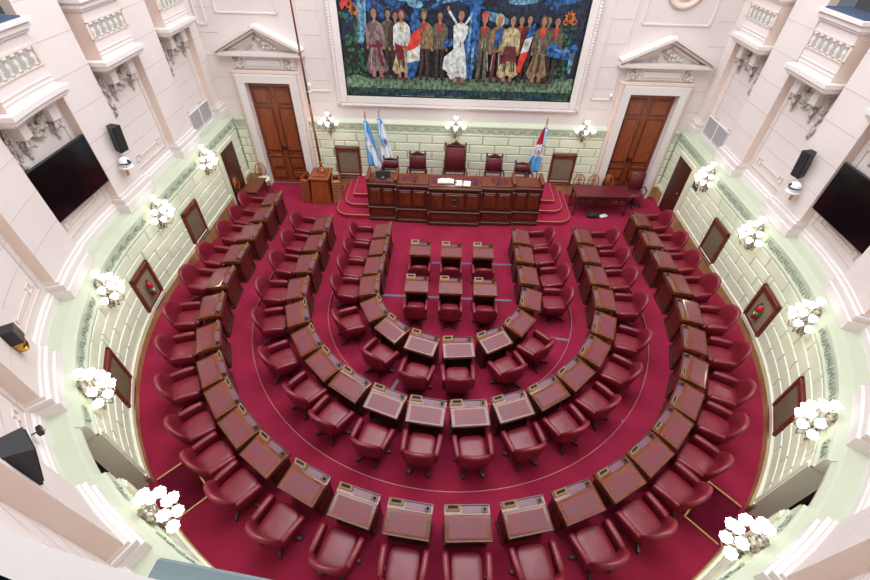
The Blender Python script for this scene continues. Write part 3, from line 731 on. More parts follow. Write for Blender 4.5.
names = [('brown wooden grille in the %s wall', 'by the back end of the outer desks'), ('', ''), ('', '')]
for side in (0, 1):
    sd = ('left', 'right')[side]
    for i, u in enumerate(GR_U):
        uu = u if side == 0 else UT-u
        z = .43
        if i == 1:
            grille(HW(uu, RF, z), HA(uu), 'wooden framed wall niche holding a fire extinguisher, %s side' % sd, None, True)
            fire_ext(HW(uu, RF-.085, z+.3), HA(uu), 'red fire extinguisher with green label in the niche of the %s wall' % sd)
        else: grille(HW(uu, RF, z), HA(uu), 'brown wooden grille in the %s green wall, %s' % (sd, 'nearer the side door' if i == 0 else 'nearer the passage doorway'), None)
for x, s in ((-3.43, 'left'), (3.75, 'right')): grille((x, YD, .43), PI, 'brown wooden grille in the back wall, %s of the dais' % s, None)
def vent(u, label, z=ZL+.06, w=1.25):
    o = thing('return_air_grille', label, 'grille', HW(u, RW-.05, z), HA(u))
    mb = MB()
    for x in (-w/2, 0, w/2): mb.box((x, .0, .28), (.03, .03, .56), 'plastic_white')
    for z_ in (0, .56): mb.box((0, 0, z_), (w+.03, .03, .03), 'plastic_white')
    mb.build('frame', o)
    mb = MB()
    for s in (-1, 1):
        mb.box((s*w/4, -.006, .28), (w/2-.03, .01, .53), 'grey')
        for k in range(18): mb.box((s*w/4, .002, .03+k*.03), (w/2-.03, .012, .006), 'grey', rx=.5)
    mb.build('louvres', o)
vent(1.12, 'grey two-panel return air grille high on the left wall near the corner'); vent(UT-1.12, 'grey two-panel return air grille high on the right wall near the corner')
mb = MB(); u = UT-2.05; o = thing('wall_plate', 'small dark grey plate on the right green dado beside the side door', 'plate', HW(u, RF-.03, 1.55), HA(u)); mb.box((0, 0, 0), (.32, .02, .2), 'black', bev=.008)
mb.build('cover', o); mb = MB()
for k in range(5): mb.box((0, .013, -.06+.03*k), (.26, .006, .008), 'strip')
mb.build('louvres', o)

# ------------------------------------------------------------------ sconces
def tulip(mb, c, r, sc=1):
    mb.T = Matrix.Translation(c) @ Matrix.Rotation(r[0], 4, 'X') @ Matrix.Rotation(r[1], 4, 'Y') @ Matrix.Scale(sc, 4)
    n = 16; prof = [(.018, 0), (.04, .015), (.058, .045), (.062, .075), (.07, .10), (.086, .115)]
    vs = []; fs = []
    for j, (q, z) in enumerate(prof):
        for i in range(n):
            a = 2*PI*i/n; k = 1+.09*math.cos(a*8/2*2)*(j/5)**2; vs.append((q*k*math.cos(a), q*k*math.sin(a), z))
    for j in range(len(prof)-1):
        for i in range(n): fs.append((j*n+i, j*n+(i+1) % n, (j+1)*n+(i+1) % n, (j+1)*n+i))
    fs.append(tuple(range(5*n, 6*n))); mb.add(vs, fs, 'glass_shade', True); mb.T = Matrix.Identity(4)
def make_sconce(name, arms, loc, rz, label, group, power):
    o = thing(name, label, 'wall lamp', loc, rz, group)
    mb = MB()
    mb.lathe([(.015, -.36), (.05, -.30), (.03, -.24), (.075, -.16), (.06, -.05), (.09, .02), (.055, .1), (.08, .18), (.04, .25), (.06, .30), (.015, .38)], 'silver', c=(0, .06, 0), n=10)
    rr = random.Random(2)
    for k in range(20): mb.ball((rr.uniform(-.075, .075), rr.uniform(.06, .13), rr.uniform(-.34, .3)), rr.uniform(.02, .04), 'silver', n=6)
    mb.box((0, .012, 0), (.14, .024, .5), 'silver', bev=.01)
    mb.tube([(0, .1, .28), (-.02, .2, .42), (.02, .26, .38), (.0, .24, .30)], .012, 'silver', n=6)
    mb.build('backplate', o)
    for (x, y, z) in arms:
        mb = MB(); d = math.hypot(x, y)
        P = [(0, .08, -.02), (x*.35, .08+(y-.08)*.4, z-.22), (x*.75, .08+(y-.08)*.8, z-.20), (x, y, z-.08), (x, y, z)]
        mb.tube(P, [.016, .014, .012, .011, .02], 'silver', n=7)
        mb.tube([P[1], (x*.5, y*.35, z-.06), (x*.62, y*.55, z-.10), (x*.55, y*.5, z-.15)], .009, 'silver', n=5)
        mb.lathe([(.03, -.01), (.045, 0), (.03, .012)], 'silver', c=(x, y, z), n=10)
        a = mb.build('arm', o)
        mb = MB(); tulip(mb, (x, y, z), (-(y-.1)*.6, x*1.0), .9); mb.build('glass_shade', a)
    l = bpy.data.lights.new('bulb_light', 'POINT'); l.energy = power; l.color = (1, .93, .82); l.shadow_soft_size = .14
    lo = bpy.data.objects.new('bulb_light', l); COL.objects.link(lo); lo.parent = o; lo.location = (0, .5, .0)
    return o
ARMS = [(-.30, .17, .0), (-.18, .30, -.02), (.18, .30, -.02), (.30, .17, .0), (0, .36, .0), (-.21, .18, .18), (.21, .18, .18), (-.09, .30, .16), (.09, .30, .16), (0, .20, .32), (0, .14, .44)]
first = None
SL = ['beside the side door', 'below the dome camera', 'nearest the extinguisher niche', 'second nearest the viewer', 'nearest the viewer']
for side in (0, 1):
    for i, u in enumerate(SC_L):
        uu = u if side == 0 else UT-u
        lab = 'lit silver wall sconce, %s wall, %s' % (('left', 'right')[side], SL[i])
        if first is None: first = make_sconce('wall_sconce', ARMS, HW(uu, RF+.03, 1.97), HA(uu), lab, 'wall sconces along the side walls', 10)
        else:
            c = copy_tree(first); c.location = HW(uu, RF+.03, 1.97); c.rotation_euler = (0, 0, HA(uu)); c['label'] = lab
A3 = [(-.24, .2, .0), (.24, .2, .0), (0, .3, .0), (0, .16, .26), (-.12, .18, .1), (.12, .18, .1)]
bs = None
for x, w in ((-3.88, 'between the left door and the flags'), (.12, 'above the tallest carved chair'), (4.15, 'beside the right door')):
    lab = 'small lit wall sconce on the back wall, '+w
    if bs is None: bs = make_sconce('small_wall_sconce', A3, (x, YD-.02, 2.28), PI, lab, 'wall sconces on the back wall', 5)
    else: c = copy_tree(bs); c.location = (x, YD-.02, 2.28); c['label'] = lab

# ------------------------------------------------------------------ televisions, loudspeakers, cameras
for side, u, z in ((0, 6.45, 3.15), (1, UT-6.45, 3.12)):
    sd = ('left', 'right')[side]
    p, rz = (((-7.27, 1.25, 3.20), -PI/2), ((7.42, 1.15, 3.20), PI/2))[side]
    o = thing('television', 'large black flat television hung on the upper %s wall' % sd, 'television', p, rz)
    tl = math.radians(-4)
    mb = MB(); mb.box((0, 0, .52), (1.62, .05, 1.02), 'black', bev=.008, rx=0); mb.box((0, -.05, .5), (.9, .06, .5), 'black', bev=.01); mb.build('housing', o)
    mb = MB(); mb.box((0, .027, .52), (1.58, .004, .97), 'screen'); mb.build('screen', o)
    mb = MB(); mb.box((0, -.10, .5), (.12, .10, .12), 'black'); mb.box((0, -.15, .5), (.4, .03, .4), 'black'); mb.build('wall_bracket', o)
def speaker(loc, rz, label, h=.56, w=.30, tilt=0.15, d=.26):
    o = thing('wall_loudspeaker', label, 'loudspeaker', loc, rz)
    mb = MB(); mb.T = Matrix.Rotation(-tilt, 4, 'X')
    pts = [(-w/2, d/2), (w/2, d/2), (w/2*.62, -d/2), (-w/2*.62, -d/2)]
    mb.prism(pts, -h/2, h/2, 'black'); mb.build('cabinet', o)
    mb = MB(); mb.T = Matrix.Rotation(-tilt, 4, 'X'); mb.box((0, d/2+.006, 0), (w-.03, .012, h-.03), 'blackcloth', bev=.005); mb.build('front_grille', o)
    mb = MB(); mb.tube([(0, -d/2, .0), (0, -d/2-.12, -.02)], .025, 'black'); mb.box((0, -d/2-.12, -.02), (.14, .02, .18), 'black'); mb.build('bracket', o)
speaker((-7.12, 2.68, 3.86), -PI/2-.25, 'black wall loudspeaker on the left pilaster above the dome camera', h=.56, w=.21, d=.18)
speaker((7.30, 2.68, 3.80), PI/2+.25, 'black wall loudspeaker on the right pilaster above the dome camera', h=.56, w=.21, d=.18)
speaker((-3.60, -4.46, 4.42), -PI/2+.9, 'large black loudspeaker on the near left wall, aimed at the floor', h=.44, w=.30, tilt=.35, d=.26)
speaker((3.72, -4.66, 4.22), PI/2-.9, 'black loudspeaker at the right frame edge on the near wall', h=.44, w=.30, tilt=.35, d=.26)
def dome_camera(loc, rz, label):
    o = thing('dome_camera', label, 'camera', loc, rz)
    mb = MB(); mb.lathe([(.06, -.04), (.13, .0), (.13, .03)], 'plastic_white', c=(0, .12, 0), n=20); mb.box((0, -.02, -.02), (.1, .2, .05), 'plastic_white', bev=.01); mb.build('base', o)
    mb = MB(); mb.ball((0, .12, .12), .115, 'plastic_white', n=18); mb.lathe([(.118, .10), (.119, .125), (.118, .13)], 'black', c=(0, .12, 0), n=20, cap=False); mb.build('head', o)
    mb = MB(); mb.ball((.02, .22, .16), .035, 'black', n=10); mb.build('lens', o)
    mb = MB(); mb.box((0, .05, -.14), (.06, .05, .12), 'brass_edge', bev=.01); mb.build('cable_box', o)
dome_camera(HW(5.18, 7.30, 3.28), HA(5.18), 'round white dome camera on the left pilaster below the loudspeaker')
dome_camera(HW(UT-5.18, 7.30, 3.24), HA(UT-5.18), 'round white dome camera on the right pilaster below the loudspeaker')
for (x, z, s) in ((-4.36, 3.36, 'left'), (4.72, 3.32, 'right')):
    o = thing('wall_sensor', 'small white sensor on the back wall beside the %s door surround' % s, 'sensor', (x, YB-.02, z), PI)
    mb = MB(); mb.box((0, .0, 0), (.08, .04, .13), 'plastic_white', bev=.01); mb.build('body', o); mb = MB(); mb.ball((0, .03, 0), .045, 'plastic_white', n=10); mb.build('dome', o); mb = MB(); mb.ball((0, .07, .005), .012, 'black', n=8); mb.build('lens', o)
o = thing('spotlight', 'black box with a brass bowl lamp on the near left pilaster', 'lamp', (-5.80, -2.40, 3.40), -PI/2+.6)
mb = MB(); mb.prism([(-.09, .09), (.09, .09), (.09, -.09), (-.09, -.09)], -.02, .22, 'black'); mb.tube([(0, -.08, .1), (0, -.26, .1)], .025, 'black'); mb.build('housing', o)
mb = MB(); mb.lathe([(.03, -.22), (.06, -.19), (.085, -.11), (.09, -.03), (.07, -.02)], 'brass', n=20); mb.build('brass_bowl', o)
o = thing('wall_sensor', 'small black device on the near left green ledge wall', 'sensor', (-5.16, -3.36, 2.80), -PI/2+.8)
mb = MB(); mb.box((0, 0, 0), (.14, .06, .08), 'black', bev=.01); mb.tube([(0, -.02, 0), (0, -.2, 0)], .01, 'black'); mb.build('body', o); mb = MB(); mb.ball((.03, .04, 0), .02, 'silver', n=8); mb.build('lens', o)
# coping of the gallery parapet, just inside the lower left of the view
mb = MB(); mb.T = Matrix.Translation((-1.15, -5.47, 6.1)) @ Matrix.Rotation(-.12, 4, 'Z'); mb.box((.55, -.12, -.05), (1.1, .24, .10), 'teal', bev=.01)
struct(mb.build('trim_parapet'))
POS_O=[[-5.445,5.447,-1.571],[-5.451,4.591,-1.571],[-5.441,3.586,-1.571],[-5.433,2.564,-1.571],[-5.398,1.574,-1.512],[-5.231,0.638,-1.338],[-4.927,-0.253,-1.166],[-4.517,-1.052,-1.002],[-4.067,-1.667,-0.863],[-3.557,-2.207,-0.728],[-2.959,-2.692,-0.588],[-2.179,-3.122,-0.426],[-1.328,-3.432,-0.262],[-0.479,-3.594,-0.105],[0.419,-3.61,0.058],[1.312,-3.476,0.222],[2.154,-3.219,0.382],[2.909,-2.832,0.536],[3.539,-2.379,0.677],[4.098,-1.855,0.817],[4.566,-1.28,0.952],[4.974,-0.585,1.099],[5.291,0.221,1.258],[5.509,1.067,1.418],[5.595,1.992,1.571],[5.626,3.002,1.571],[5.661,4.011,1.571],[5.701,5.042,1.571]]
POS_M=[[-3.596,4.198,-1.571],[-3.588,3.275,-1.571],[-3.579,2.367,-1.571],[-3.537,1.435,-1.444],[-3.322,0.626,-1.214],[-2.917,-0.128,-0.979],[-2.416,-0.71,-0.767],[-1.818,-1.172,-0.558],[-1.085,-1.516,-0.334],[-0.308,-1.687,-0.113],[0.491,-1.69,0.108],[1.297,-1.512,0.338],[2.015,-1.17,0.558],[2.629,-0.699,0.772],[3.143,-0.087,0.992],[3.517,0.64,1.217],[3.726,1.488,1.458],[3.761,2.329,1.571],[3.773,3.213,1.571],[3.787,4.081,1.571]]
POS_I=[[-1.847,4.019,-1.571],[-1.853,3.269,-1.571],[-1.864,2.504,-1.571],[-1.875,1.753,-1.496],[-1.65,0.98,-1.087],[-1.171,0.393,-0.701],[-0.487,0.02,-0.303],[0.289,-0.063,0.096],[1.067,0.196,0.516],[1.678,0.739,0.936],[2.018,1.494,1.362],[2.055,2.344,1.571],[2.041,3.186,1.571],[2.035,3.986,1.571]]
POS_C=[[-0.729,3.265],[0.107,3.241],[0.959,3.254],[-0.734,1.866],[0.101,1.848],[0.944,1.835]]
POS_cC=[[-0.726,2.729],[0.121,2.67],[0.93,2.701],[-0.72,1.203],[0.085,1.248],[0.868,1.228]]
POS_cO=[[-6.059,5.376,-1.522],[-6.068,4.636,-1.605],[-6.045,3.728,-1.652],[-6.05,2.63,-1.608],[-6.013,1.654,-1.578],[-5.831,0.483,-1.331],[-5.518,-0.441,-1.2],[-5.065,-1.341,-1.031],[-4.482,-2.128,-0.817],[-3.94,-2.695,-0.706],[-3.348,-3.175,-0.62],[-2.526,-3.683,-0.471],[-1.541,-4.014,-0.293],[-0.522,-4.213,-0.092],[0.42,-4.24,0.038],[1.441,-4.082,0.218],[2.396,-3.79,0.389],[3.21,-3.374,0.526],[3.931,-2.859,0.68],[4.487,-2.349,0.765],[5.087,-1.637,0.958],[5.56,-0.926,1.08],[5.943,0.023,1.265],[6.167,1.026,1.45],[6.208,2.084,1.623],[6.233,3.126,1.641],[6.277,4.081,1.611],[6.305,5.18,1.65]]
POS_cM=[[-4.193,4.365,-1.666],[-4.18,3.458,-1.676],[-4.184,2.505,-1.649],[-4.176,1.466,-1.505],[-3.933,0.523,-1.28],[-3.448,-0.468,-0.987],[-2.721,-1.236,-0.652],[-2.106,-1.747,-0.555],[-1.287,-2.163,-0.323],[-0.376,-2.303,-0.112],[0.563,-2.306,0.111],[1.499,-2.098,0.336],[2.307,-1.717,0.534],[3.0,-1.196,0.726],[3.62,-0.483,0.952],[4.075,0.369,1.182],[4.345,1.457,1.48],[4.383,2.383,1.601],[4.435,3.234,1.582],[4.425,4.15,1.609]]
POS_cI=[[-2.456,4.031,-1.513],[-2.469,3.291,-1.613],[-2.482,2.551,-1.606],[-2.486,1.811,-1.581],[-2.219,0.734,-1.114],[-1.421,-0.174,-0.601],[-0.59,-0.64,-0.251],[0.298,-0.683,0.067],[1.362,-0.38,0.501],[2.018,0.22,0.811],[2.694,1.679,1.528],[2.755,2.498,1.647],[2.675,3.367,1.682],[2.647,4.107,1.624]]
# ------------------------------------------------------------------ members' desks
def make_desk(w=.70, deep=.50, name='member_desk', zt=.76):
    o = thing(name, 'x', 'desk'); h = w/2
    mb = MB()
    mb.box((0, .17, .36), (w-.05, .04, .60), 'frontpanel')
    for z, hh in ((.10, .06), (.63, .06)): mb.box((0, .195, z), (w-.04, .02, hh), 'wood')
    for s in (-1, 1):
        mb.box((s*(h-.045), .195, .36), (.06, .02, .60), 'wood')
        mb.box((s*(h-.035), .03, .36), (.03, .32, .60), 'wood')
        mb.box((s*(h-.018), .03, .37), (.008, .2, .44), 'frontpanel')
    mb.box((0, .02, .60), (w-.06, .32, .02), 'wood'); mb.box((0, .02, .10), (w-.06, .30, .02), 'wood')
    mb.build('cabinet', o)
    mb = MB(); mb.box((0, .055, .035), (w-.005, .36, .07), 'wood_dark', bev=.012); mb.build('plinth', o)
    # sloped writing top
    mb = MB(); yb, ym, yf = .25, .105, -.25; a, b = zt, zt-.055
    vs = [(-h, yb, a-.07), (h, yb, a-.07), (h, yf, b-.05), (-h, yf, b-.05), (-h, yb, a), (h, yb, a), (h, ym, a), (-h, ym, a), (h, yf, b), (-h, yf, b)]
    mb.add(vs, [(0, 3, 2, 1), (0, 1, 5, 4), (4, 5, 6, 7), (7, 6, 8, 9), (9, 8, 2, 3), (0, 4, 7, 9, 3), (1, 2, 8, 6, 5)], 'wood_top')
    mb.box((0, ym, a+.004), (w, .012, .012), 'wood_top'); 
    mb.box((0, yb-.006, a+.008), (w, .014, .018), 'wood')
    sl = math.atan2(a-b, ym-yf)
    for s in (-1, 1): mb.box((s*(h-.006), (ym+yf)/2, (a+b)/2+.003), (.014, ym-yf, .012), 'wood', rx=sl)
    mb.box((0, yf+.004, b+.002), (w, .014, .014), 'wood')
    mb.build('desk_top', o)
    mb = MB(); mb.box((0, (ym+yf)/2, (a+b)/2+.0035), (w-.13, ym-yf-.085, .005), 'pad', rx=sl); mb.build('leather_pad', o)
    mb = MB(); mb.box((.07, .178, a+.003), (w*.42, .10, .006), 'traypad'); mb.build('tray_inlay', o)
    nh = mb = MB(); x = -h+.13
    mb.add([(x-.11, .235, a), (x+.11, .235, a), (x+.11, .225, a+.10), (x-.11, .225, a+.10), (x-.11, .15, a), (x+.11, .15, a), (x+.11, .16, a+.03), (x-.11, .16, a+.03)],
           [(0, 1, 2, 3), (4, 7, 6, 5), (3, 2, 6, 7), (0, 3, 7, 4), (1, 5, 6, 2), (0, 4, 5, 1)], 'name')
    n = mb.build('name_holder', o)
    mb = MB(); mb.add([(x-.075, .211, a+.088), (x+.075, .211, a+.088), (x+.075, .178, a+.053), (x-.075, .178, a+.053)], [(0, 3, 2, 1)], 'black'); mb.build('name_card', n)
    mb = MB(); mb.box((h-.08, .178, a+.004), (.10, .10, .008), 'wood_dark', bev=.003); mb.build('socket_plate', o)
    mb = MB(); mb.lathe([(.016, 0), (.02, .01), (.012, .04), (.008, .05)], 'black', c=(h-.08, .178, a+.006), n=8); mb.tube([(h-.08, .178, a+.05), (h-.085, .16, a+.075), (h-.10, .13, a+.09)], .007, 'black', n=6); mb.build('microphone', o)
    return o
# ------------------------------------------------------------------ leather swivel armchairs
def make_armchair(name='armchair', wood='wood_dark', small=False):
    o = thing(name, 'x', 'chair')
    # seat cushion
    def sq(t, a, b, e=.6): 
        c, s = math.cos(t), math.sin(t); return (a*math.copysign(abs(c)**e, c), b*math.copysign(abs(s)**e, s))
    mb = MB(); n = 32; P = []
    for z, k in ((.32, .90), (.36, .99), (.42, 1.0), (.455, .96), (.47, .86), (.477, .55), (.48, .02)):
        P.append([(q[0]*k, q[1]*k+.035, z) for q in [sq(2*PI*i/n, .255, .295, .45) for i in range(n+1)]])
    mb.grid(P, 'leather'); mb.add(P[0][:-1], [tuple(range(n))], 'leather'); mb.build('seat', o)
    # rounded, slightly reclined back
    mb = MB(); n = 18; P = []
    for i in range(n+1):
        t = -1+2*i/n; e = abs(t)**2.6; hx = .288*math.sin(t*PI/2*.93)/math.sin(PI/2*.93)
        top = .94-.36*abs(t)**2.3; yc = -.245+.14*abs(t)**2.2; lean = .07*(1-.5*abs(t)); th = .042*(1-.35*e)
        row = []
        for (q, z) in ((-1, .39), (-1.1, .46), (-1.2, (.46+top)/2), (-1.15, top-.06), (-.8, top-.015), (0, top), (.8, top-.02), (1.15, top-.07), (1.25, (.46+top)/2), (1.1, .46), (1, .39)):
            f = max(0, (z-.45)/.45); row.append((hx*(1+.12*f), yc-lean*f+th*q, z))
        row.append(row[0]); P.append(row)
    mb.grid(P, 'leather'); mb.add(P[0][:-1], [tuple(range(11))], 'leather'); mb.add(P[-1][:-1], [tuple(range(11))], 'leather'); mb.build('backrest', o)
    for s in (-1, 1):
        mb = MB(); P = []
        for y, zt, xo, w in ((-.15, .625, .295, .034), (-.11, .64, .30, .044), (.05, .635, .31, .048), (.22, .615, .318, .048), (.275, .605, .318, .045), (.29, .57, .316, .036)):
            row = []
            zb = .34 if y < .2 else .37
            for dx, z in ((-w*.5, zb), (w*.5, zb), (w*.8, zt-.10), (w, zt-.03), (w*.75, zt), (-w*.75, zt), (-w, zt-.03), (-w*.6, zt-.10)):
                row.append((s*(xo+dx), y, z))
            row.append(row[0]); P.append(row)
        mb.grid(P, 'leather', smooth=True); mb.add(P[0][:-1], [tuple(range(8))], 'leather'); mb.add(P[-1][:-1], [tuple(range(8))], 'leather'); mb.build('armrest', o)
    mb = MB(); mb.lathe([(.13, .31), (.13, .33), (.05, .30), (.03, .28), (.03, .12), (.045, .10), (.045, .07)], 'black', n=14); mb.build('column', o)
    leg = None
    for k in range(5):
        if leg is None:
            mb = MB(); mb.add([(-.028, .03, .06), (.028, .03, .06), (.028, .03, .105), (-.028, .03, .105), (-.022, .33, .03), (.022, .33, .03), (.022, .33, .06), (-.022, .33, .06)], [(0, 3, 2, 1), (4, 5, 6, 7), (0, 1, 5, 4), (3, 7, 6, 2), (0, 4, 7, 3), (1, 2, 6, 5)], wood)
            mb.lathe([(.024, 0), (.026, .03), (.015, .04)], 'black', c=(0, .325, 0), n=8); leg = mb.build('leg', o)
        else: l = leg.copy(); COL.objects.link(l); l.parent = o; l.rotation_euler = (0, 0, 2*PI*k/5)
    return o
ORD = ['', 'first', 'second', 'third', 'fourth', 'fifth', 'sixth', 'seventh', 'eighth', 'ninth', 'tenth', 'eleventh', 'twelfth', 'thirteenth', 'fourteenth']
def where(k, nl, nr, ring):
    if k == 0: return 'at the bottom middle of the %s ring' % ring
    n = nl if k < 0 else nr; sd = 'left' if k < 0 else 'right'; fe = n-abs(k)+1
    if fe <= n/2:
        if fe == 1: return 'at the dais end of the %s ring, %s wing' % (ring, sd)
        return 'in the %s ring, %s wing, %s from the dais end' % (ring, sd, ORD[fe])
    return 'in the %s ring, %s %s of the bottom middle one' % (ring, ORD[abs(k)], sd)
desk0 = make_desk(); desk1 = make_desk(.57, .48)
chair0 = make_armchair()
used = set()
def put(proto, x, y, rz, label, group, z=None):
    if proto.name in used: o = copy_tree(proto)
    else: o = proto; used.add(proto.name)
    o.location = (x, y, floorz(x, y) if z is None else z); o.rotation_euler = (0, 0, rz); o['label'] = label; o['group'] = group
    return o
for ring, P, Q, nl, nr in (('outer', POS_O, POS_cO, 14, 13), ('middle', POS_M, POS_cM, 10, 9), ('inner', POS_I, POS_cI, 7, 6)):
    for i, (x, y, a) in enumerate(P):
        k = i-nl; w = where(k, nl, nr, ring)
        d = put(desk0, x, y, a, 'wooden leather-topped desk '+w, 'desks of the %s ring' % ring)
        if ring == 'inner': d.scale = (.95, 1, 1)
        cx, cy, ca = Q[i]
        put(chair0, cx, cy, ca, 'burgundy leather armchair '+w, 'armchairs of the %s ring' % ring)
RW_N = ['front row', 'back row']; CN = ['left', 'middle', 'right']
for i, (x, y) in enumerate(POS_C):
    w = '%s of the three, %s of the central block' % (CN[i % 3], RW_N[i//3])
    put(desk1, x, y, 0, 'small wooden desk, '+w, 'desks of the central block')
    c = put(chair0, x, y-.56, 0, 'burgundy armchair seen from behind, '+w, 'armchairs of the central block'); c.scale = (.86, .86, .88)

# grey cable covers on the carpet
def strip(p, q, z, label):
    x0, y0 = p; x1, y1 = q; L = math.hypot(x1-x0, y1-y0)
    o = thing('cable_cover', label, 'cable cover', ((x0+x1)/2, (y0+y1)/2, z), math.atan2(y1-y0, x1-x0))
    mb = MB(); mb.prism([(-L/2, -.035), (L/2, -.035), (L/2, .035), (-L/2, .035)], .001, .008, 'strip'); mb.build('channel', o)
    mb = MB(); mb.box((0, 0, .0095), (L, .03, .004), 'strip'); mb.build('lid', o)
strip((-1.66, 2.17), (1.72, 2.15), 0, 'grey cable cover across the carpet by the back row of central desks')
strip((-.42, 3.56), (1.85, 3.60), 0, 'grey cable cover across the carpet by the front row of central desks')
strip((-3.60, -1.98), (-3.26, -1.66), .12, 'short grey cable cover on the middle step, lower left')
strip((3.62, -1.28), (3.95, -1.62), .12, 'short grey cable cover on the middle step, lower right')
strip((-1.14, -.78), (-.98, -.44), .0, 'short grey cable cover between inner and middle rings, left of centre')
strip((2.55, .93), (3.0, .87), .0, 'short grey cable cover between inner and middle rings, right side')

# ------------------------------------------------------------------ dais
def dais():
    o = thing('dais_platform', 'three-level red carpeted dais with brass step edges', 'platform', (.15, 6.6, 0))
    inv = Matrix.Translation(o.location).inverted(); XL, XR = -2.46, 2.76
    lev = [(-3.62, 3.92, 5.63, 0, .15, .45), (-3.38, 3.68, 6.02, .15, .30, .36), (-3.13, 3.42, 6.40, .30, .45, .04)]
    yb = YD-.05
    for xl, xr, yf, z0, z1, rad in lev:
        for s, xo, xi in ((-1, xl, XL), (1, xr, XR)):
            mb = MB(); mb.T = inv; ed = MB(); ed.T = inv
            pts = [(xi, yf)]; arc = [(xo-s*rad+s*rad*math.sin(t), yf+rad-rad*math.cos(t)) for t in [PI/2*i/8 for i in range(9)]]
            poly = [(xi, yf)]+arc+[(xo, yb), (xi, yb)]
            mb.prism(poly, z0, z1, 'carpet_step')
            path = [(xi, yf, z1-.01)]+[(x, y, z1-.01) for x, y in arc]+[(xo, yb, z1-.01)]
            ed.tube([(x+(.0), y, z) for x, y, z in path], .013, 'brass_edge', n=6, smooth=False)
            st = mb.build('step', o); ed.build('edge_strip', st)
        if z1 > .4: mb = MB(); mb.T = inv; mb.box(((XL+XR)/2, (6.30+yb)/2, .225), (XR-XL, yb-6.30, .45), 'carpet_step'); mb.build('floor_panel', o)
dais()
def president_desk():
    o = thing('presidium_desk', 'long carved mahogany desk across the front of the dais', 'desk', (.15, 5.6, 0))
    inv = Matrix.Translation(o.location).inverted()
    secs = [(-2.50, -1.62, 5.62), (-1.62, -.63, 5.56), (-.63, .95, 5.46), (.95, 1.93, 5.56), (1.93, 2.80, 5.62)]
    for i, (a, b, y) in enumerate(secs):
        c, w = (a+b)/2, b-a
        mb = MB(); mb.T = inv
        mb.box((c, y+.05, .62), (w, .10, 1.24), 'wood_dark'); mb.box((c, y-.03, .06), (w+.02, .08, .12), 'wood_dark', bev=.015); mb.box((c, y-.02, .14), (w+.01, .05, .04), 'wood_red')
        n = 2 if i != 2 else 3
        ws = [.5, .5] if n == 2 else [.28, .44, .28]; x = a+.05; tot = w-.10
        for q in ws:
            pw_ = tot*q; pc = x+pw_/2
            mb.box((pc, y-.008, .86), (pw_-.05, .03, .56), 'wood_red', bev=.012); mb.box((pc, y-.018, .86), (pw_-.15, .03, .46), 'wood_red', bev=.012); x += pw_
        mb.box((c, y-.008, .32), (w-.14, .03, .24), 'wood_red', bev=.012)
        mb.build('front_panel', o)
        mb = MB(); mb.T = inv; mb.box((c, y-.04, .50), (w+.01, .10, .05), 'wood_dark', bev=.015); mb.box((c, y-.02, .46), (w, .06, .04), 'wood_red', bev=.01); mb.build('ledge', o)
        mb = MB(); mb.T = inv; yb = 6.22
        mb.box((c, (y-.07+yb)/2, 1.30), (w+.02, yb-y+.07, .05), 'wood_dark', bev=.015); mb.box((c, y-.02, 1.255), (w, .06, .04), 'wood_red', bev=.01)
        mb.box((c, (y+.03+yb)/2, 1.330), (w-.03, yb-y-.06, .012), 'wood_top2'); mb.build('top', o)
        mb = MB(); mb.T = inv; z = 1.338
        if i == 2: mb.box((c, 5.86, z), (w-.12, .46, .006), 'leather_dark'); mb.build('leather_inlay', o)
        elif i in (1, 3): mb.box((c-.08 if i == 1 else c+.08, 5.92, z), (.5, .34, .006), 'leather_dark'); mb.build('leather_inlay', o)
        if i in (1, 2, 3, 4) :
            mb = MB(); mb.T = inv
            for zz, hh in ((.28, .42), (.87, .66)):
                mb.box((a, y-.03, zz), (.09, .10, hh), 'wood_red', bev=.015); mb.box((a, y-.085, zz), (.05, .02, hh-.16), 'wood_dark', bev=.008); mb.ball((a, y-.08, zz+hh/2-.05), .035, 'wood_dark', n=8)
            mb.build('pilaster', o)
    for x in (-2.47, -1.62, 1.93, 2.77):
        mb = MB(); mb.T = inv; mb.box((x, 5.92, 1.39), (.08, .62, .13), 'wood_red', bev=.02); mb.box((x, 5.92, 1.46), (.11, .66, .03), 'wood_top2', bev=.01); mb.build('divider', o)
    for x in (-2.48, 2.78):
        mb = MB(); mb.T = inv; mb.box((x, 5.93, .65), (.04, .6, 1.27), 'wood_dark'); mb.box((x+(.012 if x > 0 else -.012), 5.93, .86), (.03, .44, .5), 'wood_red', bev=.01); mb.build('side_panel', o)
    # carved central emblem
    mb = MB(); mb.T = inv; c = (.16, 5.43, .86); n = 24
    mb.tube([(c[0]+.14*math.cos(2*PI*i/n), c[1], c[2]+.17*math.sin(2*PI*i/n)) for i in range(n+1)], .016, 'wood_dark', n=6, cap=False)
    rr = random.Random(6)
    for k in range(26):
        t = 2*PI*k/26; mb.ball((c[0]+.155*math.cos(t), c[1]-.01, c[2]+.19*math.sin(t)), .022, 'wood_dark', n=6, sc=(1, .7, 1))
    mb.box((c[0], c[1]-.0, c[2]), (.15, .03, .03), 'wood_dark', ry=.5); mb.box((c[0], c[1], c[2]), (.15, .03, .03), 'wood_dark', ry=-.5); mb.ball((c[0], c[1]-.01, c[2]+.06), .04, 'wood_dark', n=8)
    for s in (-1, 1):
        for k in range(7): mb.ball((c[0]+s*.52, c[1]+.01, c[2]-.16+k*.055), .02+.012*math.sin(k), 'wood_dark', n=6, sc=(1.4, .6, 1))
    mb.build('carved_emblem', o)
president_desk()
